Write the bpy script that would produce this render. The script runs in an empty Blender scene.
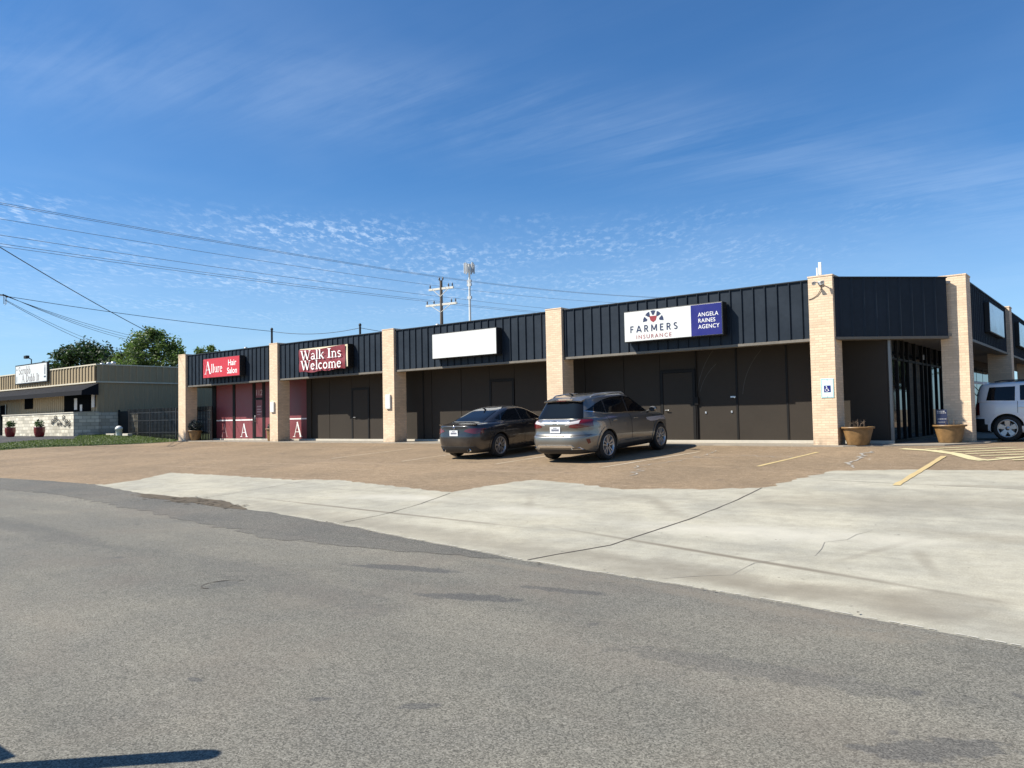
import bpy, bmesh, math, random, mathutils
from mathutils import Vector, Matrix
PI = math.pi
R = math.radians
scene = bpy.context.scene
col = scene.collection

# ------------------------------------------------------------------ helpers
def tag(o, label=None, cat=None, group=None, kind=None):
    if label: o['label'] = label
    if cat: o['category'] = cat
    if group: o['group'] = group
    if kind: o['kind'] = kind
    return o

def empty(name, loc=(0, 0, 0), rot=(0, 0, 0)):
    o = bpy.data.objects.new(name, None)
    o.location = loc; o.rotation_euler = rot
    o.empty_display_size = 0.2
    col.objects.link(o)
    return o

def box_uv(me):
    uv = me.uv_layers.new(name='UVMap')
    vs = me.vertices
    for p in me.polygons:
        n = p.normal
        ax, ay, az = abs(n.x), abs(n.y), abs(n.z)
        for li in p.loop_indices:
            c = vs[me.loops[li].vertex_index].co
            if az >= ax and az >= ay: u = (c.x, c.y)
            elif ay >= ax: u = (c.x, c.z)
            else: u = (c.y, c.z)
            uv.data[li].uv = u

class MB:
    def __init__(s):
        s.v = []; s.f = []; s.m = []; s.sm = []
    def add(s, verts, faces, m=0, M=None, smooth=False):
        b = len(s.v)
        s.v += [tuple(M @ Vector(p)) for p in verts] if M is not None else [tuple(p) for p in verts]
        for f in faces:
            s.f.append([b + i for i in f]); s.m.append(m); s.sm.append(smooth)
        return s
    def box(s, x0, y0, z0, x1, y1, z1, m=0, M=None, b=0.0):
        x0, x1 = min(x0, x1), max(x0, x1); y0, y1 = min(y0, y1), max(y0, y1); z0, z1 = min(z0, z1), max(z0, z1)
        if b <= 0:
            v = [(x, y, z) for z in (z0, z1) for y in (y0, y1) for x in (x0, x1)]
            f = [(0, 2, 3, 1), (4, 5, 7, 6), (0, 1, 5, 4), (2, 6, 7, 3), (0, 4, 6, 2), (1, 3, 7, 5)]
            return s.add(v, f, m, M)
        b = min(b, (x1 - x0) * .45, (y1 - y0) * .45, (z1 - z0) * .45)
        bm = bmesh.new()
        bmesh.ops.create_cube(bm, size=1)
        for q in bm.verts:
            q.co = Vector(((x0 + x1) / 2 + q.co.x * (x1 - x0), (y0 + y1) / 2 + q.co.y * (y1 - y0), (z0 + z1) / 2 + q.co.z * (z1 - z0)))
        bmesh.ops.bevel(bm, geom=bm.edges[:], offset=b, segments=2, profile=.6, affect='EDGES')
        bm.verts.index_update()
        s.add([q.co[:] for q in bm.verts], [[q.index for q in f.verts] for f in bm.faces], m, M)
        bm.free(); return s
    def prism(s, poly, z0, z1, m=0, M=None):
        n = len(poly)
        a = sum(poly[i][0] * poly[(i + 1) % n][1] - poly[(i + 1) % n][0] * poly[i][1] for i in range(n))
        if a < 0: poly = poly[::-1]
        v = [(x, y, z0) for x, y in poly] + [(x, y, z1) for x, y in poly]
        f = [tuple(range(n - 1, -1, -1)), tuple(range(n, 2 * n))] + [(i, (i + 1) % n, n + (i + 1) % n, n + i) for i in range(n)]
        return s.add(v, f, m, M)
    def tube(s, pts, r, n=6, m=0, M=None, cap=True):
        pts = [Vector(p) for p in pts]
        rs = r if isinstance(r, (list, tuple)) else [r] * len(pts)
        v = []; f = []
        up0 = None
        for i, p in enumerate(pts):
            d = (pts[min(i + 1, len(pts) - 1)] - pts[max(i - 1, 0)]).normalized()
            if up0 is None: up0 = Vector((0, 0, 1)) if abs(d.z) < .9 else Vector((1, 0, 0))
            a = d.cross(up0)
            if a.length < 1e-4: a = d.cross(Vector((0, 1, 0)))
            a.normalize(); b = a.cross(d).normalized(); up0 = b
            for k in range(n):
                t = 2 * PI * k / n
                v.append(p + a * (rs[i] * math.cos(t)) + b * (rs[i] * math.sin(t)))
        for i in range(len(pts) - 1):
            for k in range(n):
                f.append((i * n + k, i * n + (k + 1) % n, (i + 1) * n + (k + 1) % n, (i + 1) * n + k))
        s.add(v, f, m, M, smooth=True)
        if cap:
            L = (len(pts) - 1) * n
            s.add(v[:n], [tuple(range(n - 1, -1, -1))], m, M); s.add(v[L:L + n], [tuple(range(n))], m, M)
        return s
    def lathe(s, prof, n=32, m=0, M=None, smooth=True, closed=False):
        v = []; f = []
        for r_, z in prof:
            for k in range(n):
                t = 2 * PI * k / n
                v.append((r_ * math.cos(t), r_ * math.sin(t), z))
        P_ = len(prof)
        for i in range(P_ - (0 if closed else 1)):
            j = (i + 1) % P_
            for k in range(n):
                f.append((i * n + k, i * n + (k + 1) % n, j * n + (k + 1) % n, j * n + k))
        return s.add(v, f, m, M, smooth)
    def build(s, name, mats, parent=None, uv=True, recalc=False):
        me = bpy.data.meshes.new(name)
        me.from_pydata(s.v, [], s.f)
        if not isinstance(mats, (list, tuple)): mats = [mats]
        for q in mats: me.materials.append(q)
        me.polygons.foreach_set('material_index', s.m)
        me.polygons.foreach_set('use_smooth', s.sm)
        if recalc:
            bm = bmesh.new(); bm.from_mesh(me); bmesh.ops.recalc_face_normals(bm, faces=bm.faces[:]); bm.to_mesh(me); bm.free()
        me.update()
        if uv: box_uv(me)
        o = bpy.data.objects.new(name, me)
        col.objects.link(o)
        if parent is not None: o.parent = parent
        return o

def copy_tree(o, parent=None):
    c = o.copy(); col.objects.link(c)
    c.parent = parent
    for ch in list(o.children): copy_tree(ch, c)
    return c

# ------------------------------------------------------------------ materials
class NT:
    def __init__(s, tree): s.t = tree
    def n(s, ty, ins=None, **at):
        q = s.t.nodes.new(ty)
        for k, v in at.items(): setattr(q, k, v)
        for k, v in (ins or {}).items():
            if isinstance(v, bpy.types.NodeSocket): s.t.links.new(v, q.inputs[k])
            else: q.inputs[k].default_value = v
        return q
    def math(s, op, a, b=0.0, c=0.0, clamp=False):
        return s.n('ShaderNodeMath', {0: a, 1: b, 2: c}, operation=op, use_clamp=clamp).outputs[0]
    def noise(s, vec, scale, detail=3, rough=.55, dist=0):
        return s.n('ShaderNodeTexNoise', {'Vector': vec, 'Scale': scale, 'Detail': detail, 'Roughness': rough, 'Distortion': dist}).outputs['Fac']
    def rng(s, v, a, b, c=0.0, d=1.0, smooth=False):
        return s.n('ShaderNodeMapRange', {0: v, 1: a, 2: b, 3: c, 4: d}, interpolation_type='SMOOTHSTEP' if smooth else 'LINEAR').outputs[0]
    def mix(s, fac, a, b, mode='MIX'):
        q = s.t.nodes.new('ShaderNodeMix'); q.data_type = 'RGBA'; q.blend_type = mode
        for i, v in ((0, fac), (6, a), (7, b)):
            if isinstance(v, bpy.types.NodeSocket): s.t.links.new(v, q.inputs[i])
            else:
                q.inputs[i].default_value = v if i == 0 else (tuple(v) + (1,) if len(v) == 3 else v)
        return q.outputs[2]
    def ellipse(s, pos, cx, cy, rx, ry, ang=0, amp=.5, sc=3.0, soft=.25):
        d = s.n('ShaderNodeVectorMath', {0: pos, 1: (cx, cy, 0)}, operation='SUBTRACT').outputs[0]
        d = s.n('ShaderNodeVectorRotate', {'Vector': d, 'Angle': -R(ang)}, rotation_type='Z_AXIS').outputs[0]
        d = s.n('ShaderNodeVectorMath', {0: d, 1: (1 / rx, 1 / ry, 0)}, operation='MULTIPLY').outputs[0]
        l = s.n('ShaderNodeVectorMath', {0: d}, operation='LENGTH').outputs['Value']
        nz = s.noise(pos, sc, 4, .6)
        l = s.math('ADD', l, s.math('MULTIPLY', s.math('SUBTRACT', nz, .5), amp * 2))
        return s.rng(l, 1.0, 1.0 - soft, 0, 1, True)

def new_mat(name):
    m = bpy.data.materials.new(name); m.use_nodes = True
    t = m.node_tree
    for q in list(t.nodes):
        if q.type != 'OUTPUT_MATERIAL': t.nodes.remove(q)
    nt = NT(t)
    p = nt.n('ShaderNodeBsdfPrincipled')
    out = [q for q in t.nodes if q.type == 'OUTPUT_MATERIAL'][0]
    t.links.new(p.outputs[0], out.inputs[0])
    return m, nt, p

def setp(nt, p, **k):
    for a, v in k.items():
        a = {'color': 'Base Color', 'rough': 'Roughness', 'metal': 'Metallic', 'coat': 'Coat Weight', 'coatr': 'Coat Roughness', 'spec': 'Specular IOR Level', 'normal': 'Normal', 'ior': 'IOR', 'trans': 'Transmission Weight', 'emis': 'Emission Color', 'emist': 'Emission Strength', 'alpha': 'Alpha'}[a]
        if isinstance(v, bpy.types.NodeSocket): nt.t.links.new(v, p.inputs[a])
        else:
            if a in ('Base Color', 'Emission Color') and len(v) == 3: v = tuple(v) + (1,)
            p.inputs[a].default_value = v

def sc_(c, k): return tuple(min(1, x * k) for x in c)

def mk(name, c, rough=.6, metal=0, coat=0, spec=.5, var=.12, vs=2.0, bump=0, bs=40, rv=.08, obj=True):
    m, nt, p = new_mat(name)
    co = nt.n('ShaderNodeTexCoord').outputs['Object'] if obj else nt.n('ShaderNodeNewGeometry').outputs['Position']
    nz = nt.noise(co, vs, 5, .6)
    nz2 = nt.noise(co, vs * 9, 3, .6)
    f = nt.math('ADD', nt.math('MULTIPLY', nz, .7), nt.math('MULTIPLY', nz2, .3))
    cc = nt.mix(nt.rng(f, .3, .7), sc_(c, 1 - var), sc_(c, 1 + var))
    setp(nt, p, color=cc, rough=nt.rng(f, .3, .7, max(.02, rough - rv), min(1, rough + rv)), metal=metal, coat=coat, spec=spec)
    if bump:
        b = nt.n('ShaderNodeBump', {'Height': nt.noise(co, bs, 4, .6), 'Strength': bump, 'Distance': .01})
        setp(nt, p, normal=b.outputs[0])
    return m

def brick_mat(name, c, mortar, w=.2, h=.0667, ms=.009, var=.1, bump=.5, rough=.8):
    m, nt, p = new_mat(name)
    uv = nt.n('ShaderNodeTexCoord').outputs['UV']
    ob = nt.n('ShaderNodeTexCoord').outputs['Object']
    b = nt.n('ShaderNodeTexBrick', {'Vector': uv, 'Color1': sc_(c, 1 - var) + (1,), 'Color2': sc_(c, 1 + var) + (1,), 'Mortar': tuple(mortar) + (1,), 'Scale': 1.0, 'Mortar Size': ms, 'Mortar Smooth': .3, 'Bias': 0.0, 'Brick Width': w, 'Row Height': h})
    nz = nt.noise(ob, 1.3, 5, .6)
    cc = nt.mix(1.0, b.outputs['Color'], nt.mix(nt.rng(nz, .3, .7), (.84, .83, .8), (1, 1, 1)), 'MULTIPLY')
    # splash-back dirt at the foot of the masonry, part of the wall itself
    z = nt.n('ShaderNodeSeparateXYZ', {0: ob}).outputs[2]
    dirt = nt.math('MULTIPLY', nt.rng(z, .35, 0.0), nt.rng(nt.noise(ob, 6, 4), .4, .7))
    cc = nt.mix(dirt, cc, sc_(c, .42))
    hgt = nt.math('ADD', nt.math('MULTIPLY', b.outputs['Fac'], -1.0), nt.math('MULTIPLY', nt.noise(ob, 60, 3), .5))
    bp = nt.n('ShaderNodeBump', {'Height': hgt, 'Strength': bump, 'Distance': .006})
    setp(nt, p, color=cc, rough=rough, normal=bp.outputs[0], spec=.3)
    return m

M = {}
M['pier'] = brick_mat('painted_cream_brick', (.73, .56, .40), (.645, .485, .342), var=.10)
M['stone'] = brick_mat('pale_limestone_blocks', (.62, .575, .475), (.38, .34, .27), .46, .20, .018, .26, .6)
M['navy'] = mk('navy_standing_seam_metal', (.0165, .0235, .034), .5, 0, 0, .18, .30, .9, .14, 1.1)
M['navy_cap'] = mk('dark_metal_coping', (.02, .026, .034), .5, spec=.25)
M['brown'] = mk('dark_brown_wall_panel', (.041, .034, .0275), .7, 0, 0, .12, .12, .8, .08, 30)
M['scrape'] = mk('scuffed_panel', (.075, .066, .056), .6)
M['brown2'] = mk('dark_brown_frame', (.010, .009, .0085), .6, spec=.2)
M['soffit'] = mk('soffit_paint', (.24, .215, .18), .8)
M['trim'] = mk('tan_fascia_trim', (.14, .122, .098), .6, var=.25, vs=3)
M['red'] = mk('maroon_wall_panel', (.19, .042, .048), .5, var=.12, vs=1.2)
M['maroon'] = mk('faded_maroon_banner', (.20, .022, .032), .55, var=.2, vs=1.4)
M['redsign'] = mk('red_sign_face', (.52, .028, .04), .4, var=.06)
M['white'] = mk('white_sign_face', (.64, .645, .62), .4, var=.03)
M['white2'] = mk('white_lettering', (.82, .81, .79), .5, var=.03)
M['cream'] = mk('cream_sign_frame', (.74, .66, .46), .5)
M['bluesign'] = mk('royal_blue_sign_face', (.011, .012, .15), .35, var=.06)
M['inkblue'] = mk('ink_blue_lettering', (.012, .022, .075), .5)
M['inkred'] = mk('red_lettering', (.26, .02, .03), .5)
M['inkgrey'] = mk('pale_grey_lettering', (.50, .48, .47), .5)
M['pinkgrey'] = mk('dull_pink_lettering', (.30, .16, .16), .5)
M['umber'] = mk('faded_umber_lettering', (.20, .165, .16), .5)
M['glossface'] = mk('glossy_pale_sign_face', (.50, .53, .54), .12, spec=.6, var=.18, vs=1.2)
M['doornum'] = mk('dull_rose_numerals', (.50, .33, .33), .5)
M['black'] = mk('black_metal', (.014, .014, .015), .5, .2)
M['frame'] = mk('aluminium_frame', (.22, .21, .20), .4, .7)
M['slab'] = mk('walkway_concrete', (.27, .235, .19), .85, var=.2, vs=1.5, bump=.3, bs=25)
M['sill'] = mk('pale_sill_concrete', (.47, .43, .36), .8, var=.12)
M['glass'] = mk('dark_storefront_glass', (.008, .009, .011), .03, spec=.32, var=0, rv=0)
M['shopglass'] = mk('shaded_shop_glass', (.006, .007, .008), .6, spec=.0, var=0, rv=0)
M['roof'] = mk('roof_membrane', (.35, .34, .32), .9)
M['pot'] = mk('brown_glazed_planter', (.20, .115, .045), .45, var=.45, vs=7, bump=.2, bs=20)
M['soil'] = mk('planter_soil', (.05, .035, .025), .95, bump=1, bs=40)
M['twig'] = mk('dry_twig', (.13, .09, .06), .9)
M['leafdark'] = mk('dark_leaf', (.035, .05, .045), .6, var=.4, vs=12)
M['petal'] = mk('pale_lilac_petal', (.45, .44, .50), .6)
M['redpot'] = mk('oxblood_ceramic', (.17, .012, .016), .25, coat=.5)
M['tan'] = mk('tan_corrugated_metal', (.35, .275, .175), .65, 0, spec=.2, var=.08, vs=.5)
M['awning'] = mk('black_canvas_awning', (.012, .012, .015), .85, spec=.15, var=.15)
M['steel'] = mk('galvanised_steel', (.48, .49, .50), .4, .7, var=.12)
M['greymetal'] = mk('grey_painted_metal', (.40, .41, .42), .5, .3)
M['wood'] = mk('weathered_pole_wood', (.115, .09, .07), .9, var=.3, vs=3)
M['crossarm'] = mk('bleached_crossarm', (.60, .57, .50), .8)
M['cable'] = mk('black_cable', (.012, .012, .013), .6)
M['wire'] = mk('aluminium_wire', (.20, .22, .25), .5, .3)
M['ceramic'] = mk('grey_insulator', (.10, .10, .11), .3)
M['tyre'] = mk('tyre_rubber', (.014, .014, .0145), .75, var=.2, vs=8)
M['alloy'] = mk('machined_alloy', (.42, .42, .43), .35, .9, var=.05)
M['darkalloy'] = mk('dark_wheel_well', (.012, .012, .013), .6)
M['chrome'] = mk('chrome', (.75, .75, .76), .12, 1.0, var=.02)
M['plastic'] = mk('black_plastic', (.016, .016, .017), .5)
M['carglass'] = mk('tinted_car_glass', (.005, .006, .008), .03, 0, 0, .28, 0, rv=0)
M['taillamp'] = mk('red_tail_lamp', (.10, .003, .006), .12, 0, .8, var=.1, vs=6)
M['clearlamp'] = mk('clear_lamp', (.45, .42, .42), .12, 0, .8)
M['plate'] = mk('licence_plate_white', (.72, .73, .74), .4)
def paint(name, c, metal, rough):
    m, nt, p = new_mat(name)
    co = nt.n('ShaderNodeTexCoord').outputs['Object']
    dust = nt.rng(nt.noise(co, 2.2, 5, .6), .35, .75)
    fl = nt.noise(co, 900, 1)
    cc = nt.mix(nt.math('MULTIPLY', fl, .35), c, sc_(c, 1.35))
    z = nt.n('ShaderNodeSeparateXYZ', {0: co}).outputs[2]
    low = nt.math('MULTIPLY', nt.rng(z, .75, .25), .30)
    cc = nt.mix(nt.math('MULTIPLY', nt.math('ADD', low, .04), dust), cc, (.30, .25, .19))
    setp(nt, p, color=cc, metal=metal, rough=nt.rng(dust, 0, 1, rough, rough + .12), coat=1.0, coatr=.04)
    return m
M['suvpaint'] = paint('metallic_grey_paint', (.185, .178, .163), .7, .30)
M['sedanpaint'] = paint('dark_grey_metallic_paint', (.030, .029, .032), .65, .26)
M['whitepaint'] = paint('white_car_paint', (.72, .73, .74), 0, .35)
M['bark'] = mk('tree_bark', (.10, .075, .055), .95, var=.3, bump=.8, bs=12)
M['yellow'] = None

def leaf_mat(name, c1, c2):
    m, nt, p = new_mat(name)
    g = nt.n('ShaderNodeNewGeometry')
    r = g.outputs['Random Per Island']
    setp(nt, p, color=nt.mix(r, c1, c2), rough=.55, spec=.35)
    tr = nt.n('ShaderNodeBsdfTranslucent', {'Color': (c2[0] * 1.2, c2[1] * 1.5, c2[2], 1)})
    mx = nt.n('ShaderNodeMixShader', {0: .28, 1: p.outputs[0], 2: tr.outputs[0]})
    out = [q for q in nt.t.nodes if q.type == 'OUTPUT_MATERIAL'][0]
    nt.t.links.new(mx.outputs[0], out.inputs[0])
    return m
M['leafA'] = leaf_mat('spring_leaf', (.055, .085, .022), (.11, .155, .045))
M['leafB'] = leaf_mat('deep_green_leaf', (.014, .028, .010), (.035, .060, .020))
M['leafP'] = leaf_mat('plant_leaf', (.03, .06, .02), (.07, .11, .04))
M['blade'] = leaf_mat('grass_blade', (.070, .092, .024), (.12, .145, .045))

# ------------------------------------------------------------------ ground shape
def sstep(t): t = min(max(t, 0), 1); return t * t * (3 - 2 * t)
def S(x, y):
    if y < -14.2: z = -.71
    elif y < 0: z = .05 * y
    else: z = 0.0
    return z + sstep((-33 - x) / 9) * sstep((y + 9) / 7) * (.33 - z * .8)

def drape_cuts():
    xs = [-33 - .75 * i for i in range(0, 13)]
    ys = [-14.2, 0] + [-9 + .7 * i for i in range(11)]
    return xs, ys
XC, YC = drape_cuts()

def drape(poly, off, bm=None, mi=0):
    own = bm is None
    if own: bm = bmesh.new()
    b2 = bmesh.new()
    cv, ce, cf, *_ = mathutils.geometry.delaunay_2d_cdt([Vector(p) for p in poly], [], [list(range(len(poly)))], 1, 1e-5)
    vs = [b2.verts.new((q.x, q.y, 0)) for q in cv]
    for q in cf: b2.faces.new([vs[i] for i in q])
    x0 = min(p[0] for p in poly); x1 = max(p[0] for p in poly); y0 = min(p[1] for p in poly); y1 = max(p[1] for p in poly)
    for x in XC:
        if x0 < x < x1: bmesh.ops.bisect_plane(b2, geom=b2.verts[:] + b2.edges[:] + b2.faces[:], plane_co=(x, 0, 0), plane_no=(1, 0, 0))
    for y in YC:
        if y0 < y < y1: bmesh.ops.bisect_plane(b2, geom=b2.verts[:] + b2.edges[:] + b2.faces[:], plane_co=(0, y, 0), plane_no=(0, 1, 0))
    for v in b2.verts: v.co.z = S(v.co.x, v.co.y) + off
    bmesh.ops.recalc_face_normals(b2, faces=b2.faces[:])
    mp = {}
    for v in b2.verts: mp[v] = bm.verts.new(v.co)
    for f in b2.faces:
        vv = [mp[v] for v in f.verts]
        if f.normal.z < 0: vv.reverse()
        q = bm.faces.new(vv); q.material_index = mi
    b2.free()
    return bm

def bm_obj(name, bm, mats, parent=None, kind=None):
    me = bpy.data.meshes.new(name); bm.to_mesh(me); bm.free()
    for q in (mats if isinstance(mats, list) else [mats]): me.materials.append(q)
    o = bpy.data.objects.new(name, me); col.objects.link(o)
    box_uv(me)
    if parent is not None: o.parent = parent
    if kind: o['kind'] = kind
    return o

rnd = random.Random(7)
def rough_line(pts, step=.35, amp=.03, seed=1):
    r = random.Random(seed); out = []
    for i in range(len(pts) - 1):
        a, b = Vector(pts[i]), Vector(pts[i + 1])
        n = max(1, int((b - a).length / step)); pr = Vector((-(b - a).y, (b - a).x)).normalized()
        for k in range(n):
            q = a.lerp(b, k / n) + (pr * r.gauss(0, amp) if (k or i) else Vector((0, 0)))
            out.append((q.x, q.y))
    out.append(tuple(pts[-1]))
    return out

def strip_poly(pts, w, jit=0, seed=3):
    r = random.Random(seed)
    L = []; Rr = []
    for i, p in enumerate(pts):
        a = Vector(pts[max(i - 1, 0)]); b = Vector(pts[min(i + 1, len(pts) - 1)])
        d = (b - a).normalized(); n = Vector((-d.y, d.x))
        ww = w / 2 * (1 + r.uniform(-jit, jit))
        L.append(tuple(Vector(p) + n * ww)); Rr.append(tuple(Vector(p) - n * ww))
    return L, Rr
def drape_strip(bm, pts, w, off, mi=0, jit=0, seed=3):
    L, Rr = strip_poly(pts, w, jit, seed)
    for i in range(len(pts) - 1):
        drape([L[i], L[i + 1], Rr[i + 1], Rr[i]], off, bm, mi)

# ------------------------------------------------------------------ ground materials
def pos_node(nt): return nt.n('ShaderNodeNewGeometry').outputs['Position']

def asphalt(name, base, patches=(), light=()):
    m, nt, p = new_mat(name)
    co = pos_node(nt)
    fine = nt.noise(co, 110, 2, .7)
    vor = nt.n('ShaderNodeTexVoronoi', {'Vector': co, 'Scale': 125.0, 'Randomness': 1.0})
    stone = nt.n('ShaderNodeSeparateColor', {0: vor.outputs['Color']}).outputs[0]
    mid = nt.noise(co, 9, 4, .65)
    big = nt.noise(co, .45, 5, .6, .4)
    big2 = nt.noise(nt.n('ShaderNodeMapping', {'Vector': co, 'Rotation': (0, 0, R(-6)), 'Scale': (.12, 1.2, 1)}).outputs[0], 1.0, 4, .6)
    agg = nt.math('ADD', nt.math('MULTIPLY', stone, .55), nt.math('MULTIPLY', fine, .45))
    c = nt.mix(nt.rng(agg, .22, .78), sc_(base, .46), sc_(base, 1.55))
    c = nt.mix(nt.rng(agg, .72, .86), c, (.30, .28, .25))
    c = nt.mix(nt.rng(nt.noise(co, 30, 2, .5), .64, .74), c, sc_(base, .45))
    c = nt.mix(1.0, c, nt.mix(nt.rng(big, .3, .7), (.80, .81, .83), (1.10, 1.08, 1.04)), 'MULTIPLY')
    c = nt.mix(1.0, c, nt.mix(nt.rng(big2, .35, .65), (.86, .87, .88), (1.06, 1.05, 1.04)), 'MULTIPLY')
    c = nt.mix(1.0, c, nt.mix(nt.rng(mid, .3, .7), (.92, .92, .92), (1.05, 1.05, 1.05)), 'MULTIPLY')
    # faint brown tint in blotches
    c = nt.mix(nt.math('MULTIPLY', nt.rng(nt.noise(co, .8, 4, .6, .3), .5, .75), .35), c, (.15, .122, .10))
    # oil spots
    c = nt.mix(nt.math('MULTIPLY', nt.rng(nt.noise(co, 3.1, 3, .5), .70, .76), .45), c, (.055, .055, .06))
    for cx, cy, rx, ry, an, am, st in patches:
        k = nt.math('MULTIPLY', nt.ellipse(co, cx, cy, rx, ry, an, am * 1.5, 7, .35), st)
        tone = nt.mix(nt.rng(agg, .3, .8), (.045, .045, .046), (.11, .108, .104))
        c = nt.mix(k, c, tone)
    for cx, cy, rx, ry, an, am, st in light:
        c = nt.mix(nt.math('MULTIPLY', nt.ellipse(co, cx, cy, rx, ry, an, am, 9, .9), st), c, (.25, .21, .16))
    scar = nt.math('MULTIPLY', nt.rng(nt.noise(nt.n('ShaderNodeMapping', {'Vector': co, 'Scale': (1.6, 4.5, 1)}).outputs[0], 1.6, 5, .62), .66, .72), .5)
    c = nt.mix(scar, c, sc_(base, .45))
    chips = nt.rng(nt.noise(co, 26, 2, .5), .70, .76)
    c = nt.mix(nt.math('MULTIPLY', chips, .55), c, (.27, .24, .20))
    # hairline cracks
    vc = nt.n('ShaderNodeTexVoronoi', {'Vector': nt.n('ShaderNodeVectorMath', {0: co, 1: nt.n('ShaderNodeVectorMath', {0: nt.n('ShaderNodeTexNoise', {'Vector': co, 'Scale': 1.5, 'Detail': 4.0}).outputs['Color'], 1: (.7, .7, 0)}, operation='MULTIPLY').outputs[0]}, operation='ADD').outputs[0], 'Scale': .33}, feature='DISTANCE_TO_EDGE').outputs['Distance']
    ck = nt.math('MULTIPLY', nt.rng(vc, .004, .001), nt.rng(nt.noise(co, .5, 2), .58, .68))
    c = nt.mix(nt.math('MULTIPLY', ck, .3), c, (.05, .048, .045))
    h = nt.math('ADD', agg, nt.math('MULTIPLY', mid, .15))
    bp = nt.n('ShaderNodeBump', {'Height': h, 'Strength': .3, 'Distance': .008})
    setp(nt, p, color=c, rough=.88, normal=bp.outputs[0], spec=.3)
    return m

def lot_mat():
    m, nt, p = new_mat('brown_aggregate_paving')
    co = pos_node(nt)
    fine = nt.noise(co, 60, 3, .7); mid = nt.noise(co, 6, 5, .65); big = nt.noise(co, .35, 5, .6, .5)
    base = (.250, .184, .118)
    c = nt.mix(nt.rng(fine, .3, .7), sc_(base, .52), sc_(base, 1.4))
    c = nt.mix(nt.rng(nt.noise(co, 45, 1), .66, .75), c, (.50, .42, .33))
    c = nt.mix(1.0, c, nt.mix(nt.rng(mid, .3, .7), (.78, .77, .76), (1.14, 1.14, 1.14)), 'MULTIPLY')
    c = nt.mix(1.0, c, nt.mix(nt.rng(big, .3, .7), (.80, .80, .81), (1.1, 1.08, 1.06)), 'MULTIPLY')
    # long pale wear streaks running along the frontage
    mp = nt.n('ShaderNodeMapping', {'Vector': co, 'Scale': (.18, 2.4, 1)}).outputs[0]
    st = nt.rng(nt.noise(mp, 1.0, 5, .65), .56, .74)
    c = nt.mix(nt.math('MULTIPLY', st, .40), c, (.36, .27, .19))
    # dark oil spots where cars stand, pale bare chips
    c = nt.mix(nt.math('MULTIPLY', nt.rng(nt.noise(co, 1.7, 4, .5), .66, .74), .55), c, (.13, .095, .07))
    c = nt.mix(nt.rng(nt.noise(co, 2.9, 5, .7), .73, .76), c, (.55, .52, .47))
    bp = nt.n('ShaderNodeBump', {'Height': nt.math('ADD', fine, mid), 'Strength': .4, 'Distance': .008})
    setp(nt, p, color=c, rough=.9, normal=bp.outputs[0], spec=.25)
    return m

def concrete_mat(name, base, stains_and_shade=(), pale=()):
    m, nt, p = new_mat(name)
    co = pos_node(nt)
    fine = nt.noise(co, 70, 3, .7); mid = nt.noise(co, 4, 6, .7); big = nt.noise(co, .5, 5, .6, .6)
    mp = nt.n('ShaderNodeMapping', {'Vector': co, 'Rotation': (0, 0, R(4)), 'Scale': (.22, 1.7, 1)}).outputs[0]
    st = nt.noise(mp, 1.0, 6, .7, .4)
    c = nt.mix(nt.rng(fine, .3, .7), sc_(base, .80), sc_(base, 1.16))
    c = nt.mix(1.0, c, nt.mix(nt.rng(mid, .32, .68), (.87, .865, .85), (1.06, 1.06, 1.06)), 'MULTIPLY')
    c = nt.mix(1.0, c, nt.mix(nt.rng(nt.noise(co, 1.3, 6, .68, .8), .42, .60), (.92, .922, .922), (1.03, 1.03, 1.02)), 'MULTIPLY')
    c = nt.mix(1.0, c, nt.mix(nt.rng(big, .35, .65), (.88, .89, .90), (1.05, 1.04, 1.01)), 'MULTIPLY')
    c = nt.mix(1.0, c, nt.mix(nt.rng(st, .32, .62), (.83, .835, .835), (1.03, 1.03, 1.02)), 'MULTIPLY')
    for cx, cy, rx, ry, an, am, s_ in stains_and_shade:
        k = nt.math('MULTIPLY', nt.ellipse(co, cx, cy, rx, ry, an, am, 1.6, .9), s_)
        c = nt.mix(k, c, (.165, .142, .108))
    for cx, cy, rx, ry, an, am, s_ in pale:
        k = nt.math('MULTIPLY', nt.ellipse(co, cx, cy, rx, ry, an, am, 1.6, .9), s_)
        c = nt.mix(k, c, (.52, .49, .42))
    spots = nt.rng(nt.noise(co, 11, 2, .5), .72, .77)
    c = nt.mix(nt.math('MULTIPLY', spots, .6), c, (.10, .09, .08))
    bp = nt.n('ShaderNodeBump', {'Height': nt.math('ADD', fine, nt.math('MULTIPLY', mid, 1.5)), 'Strength': .25, 'Distance': .006})
    setp(nt, p, color=c, rough=.85, normal=bp.outputs[0], spec=.3)
    return m

def paint_mat(name, c, wear=.5):
    m, nt, p = new_mat(name)
    co = pos_node(nt)
    nz = nt.math('ADD', nt.math('MULTIPLY', nt.noise(co, 22, 5, .7), .6), nt.math('MULTIPLY', nt.noise(co, 2.5, 3, .6), .4))
    cc = nt.mix(nt.rng(nz, wear, wear + .12), sc_(c, 1.0), (.36, .27, .17))
    setp(nt, p, color=cc, rough=.75)
    return m

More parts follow.
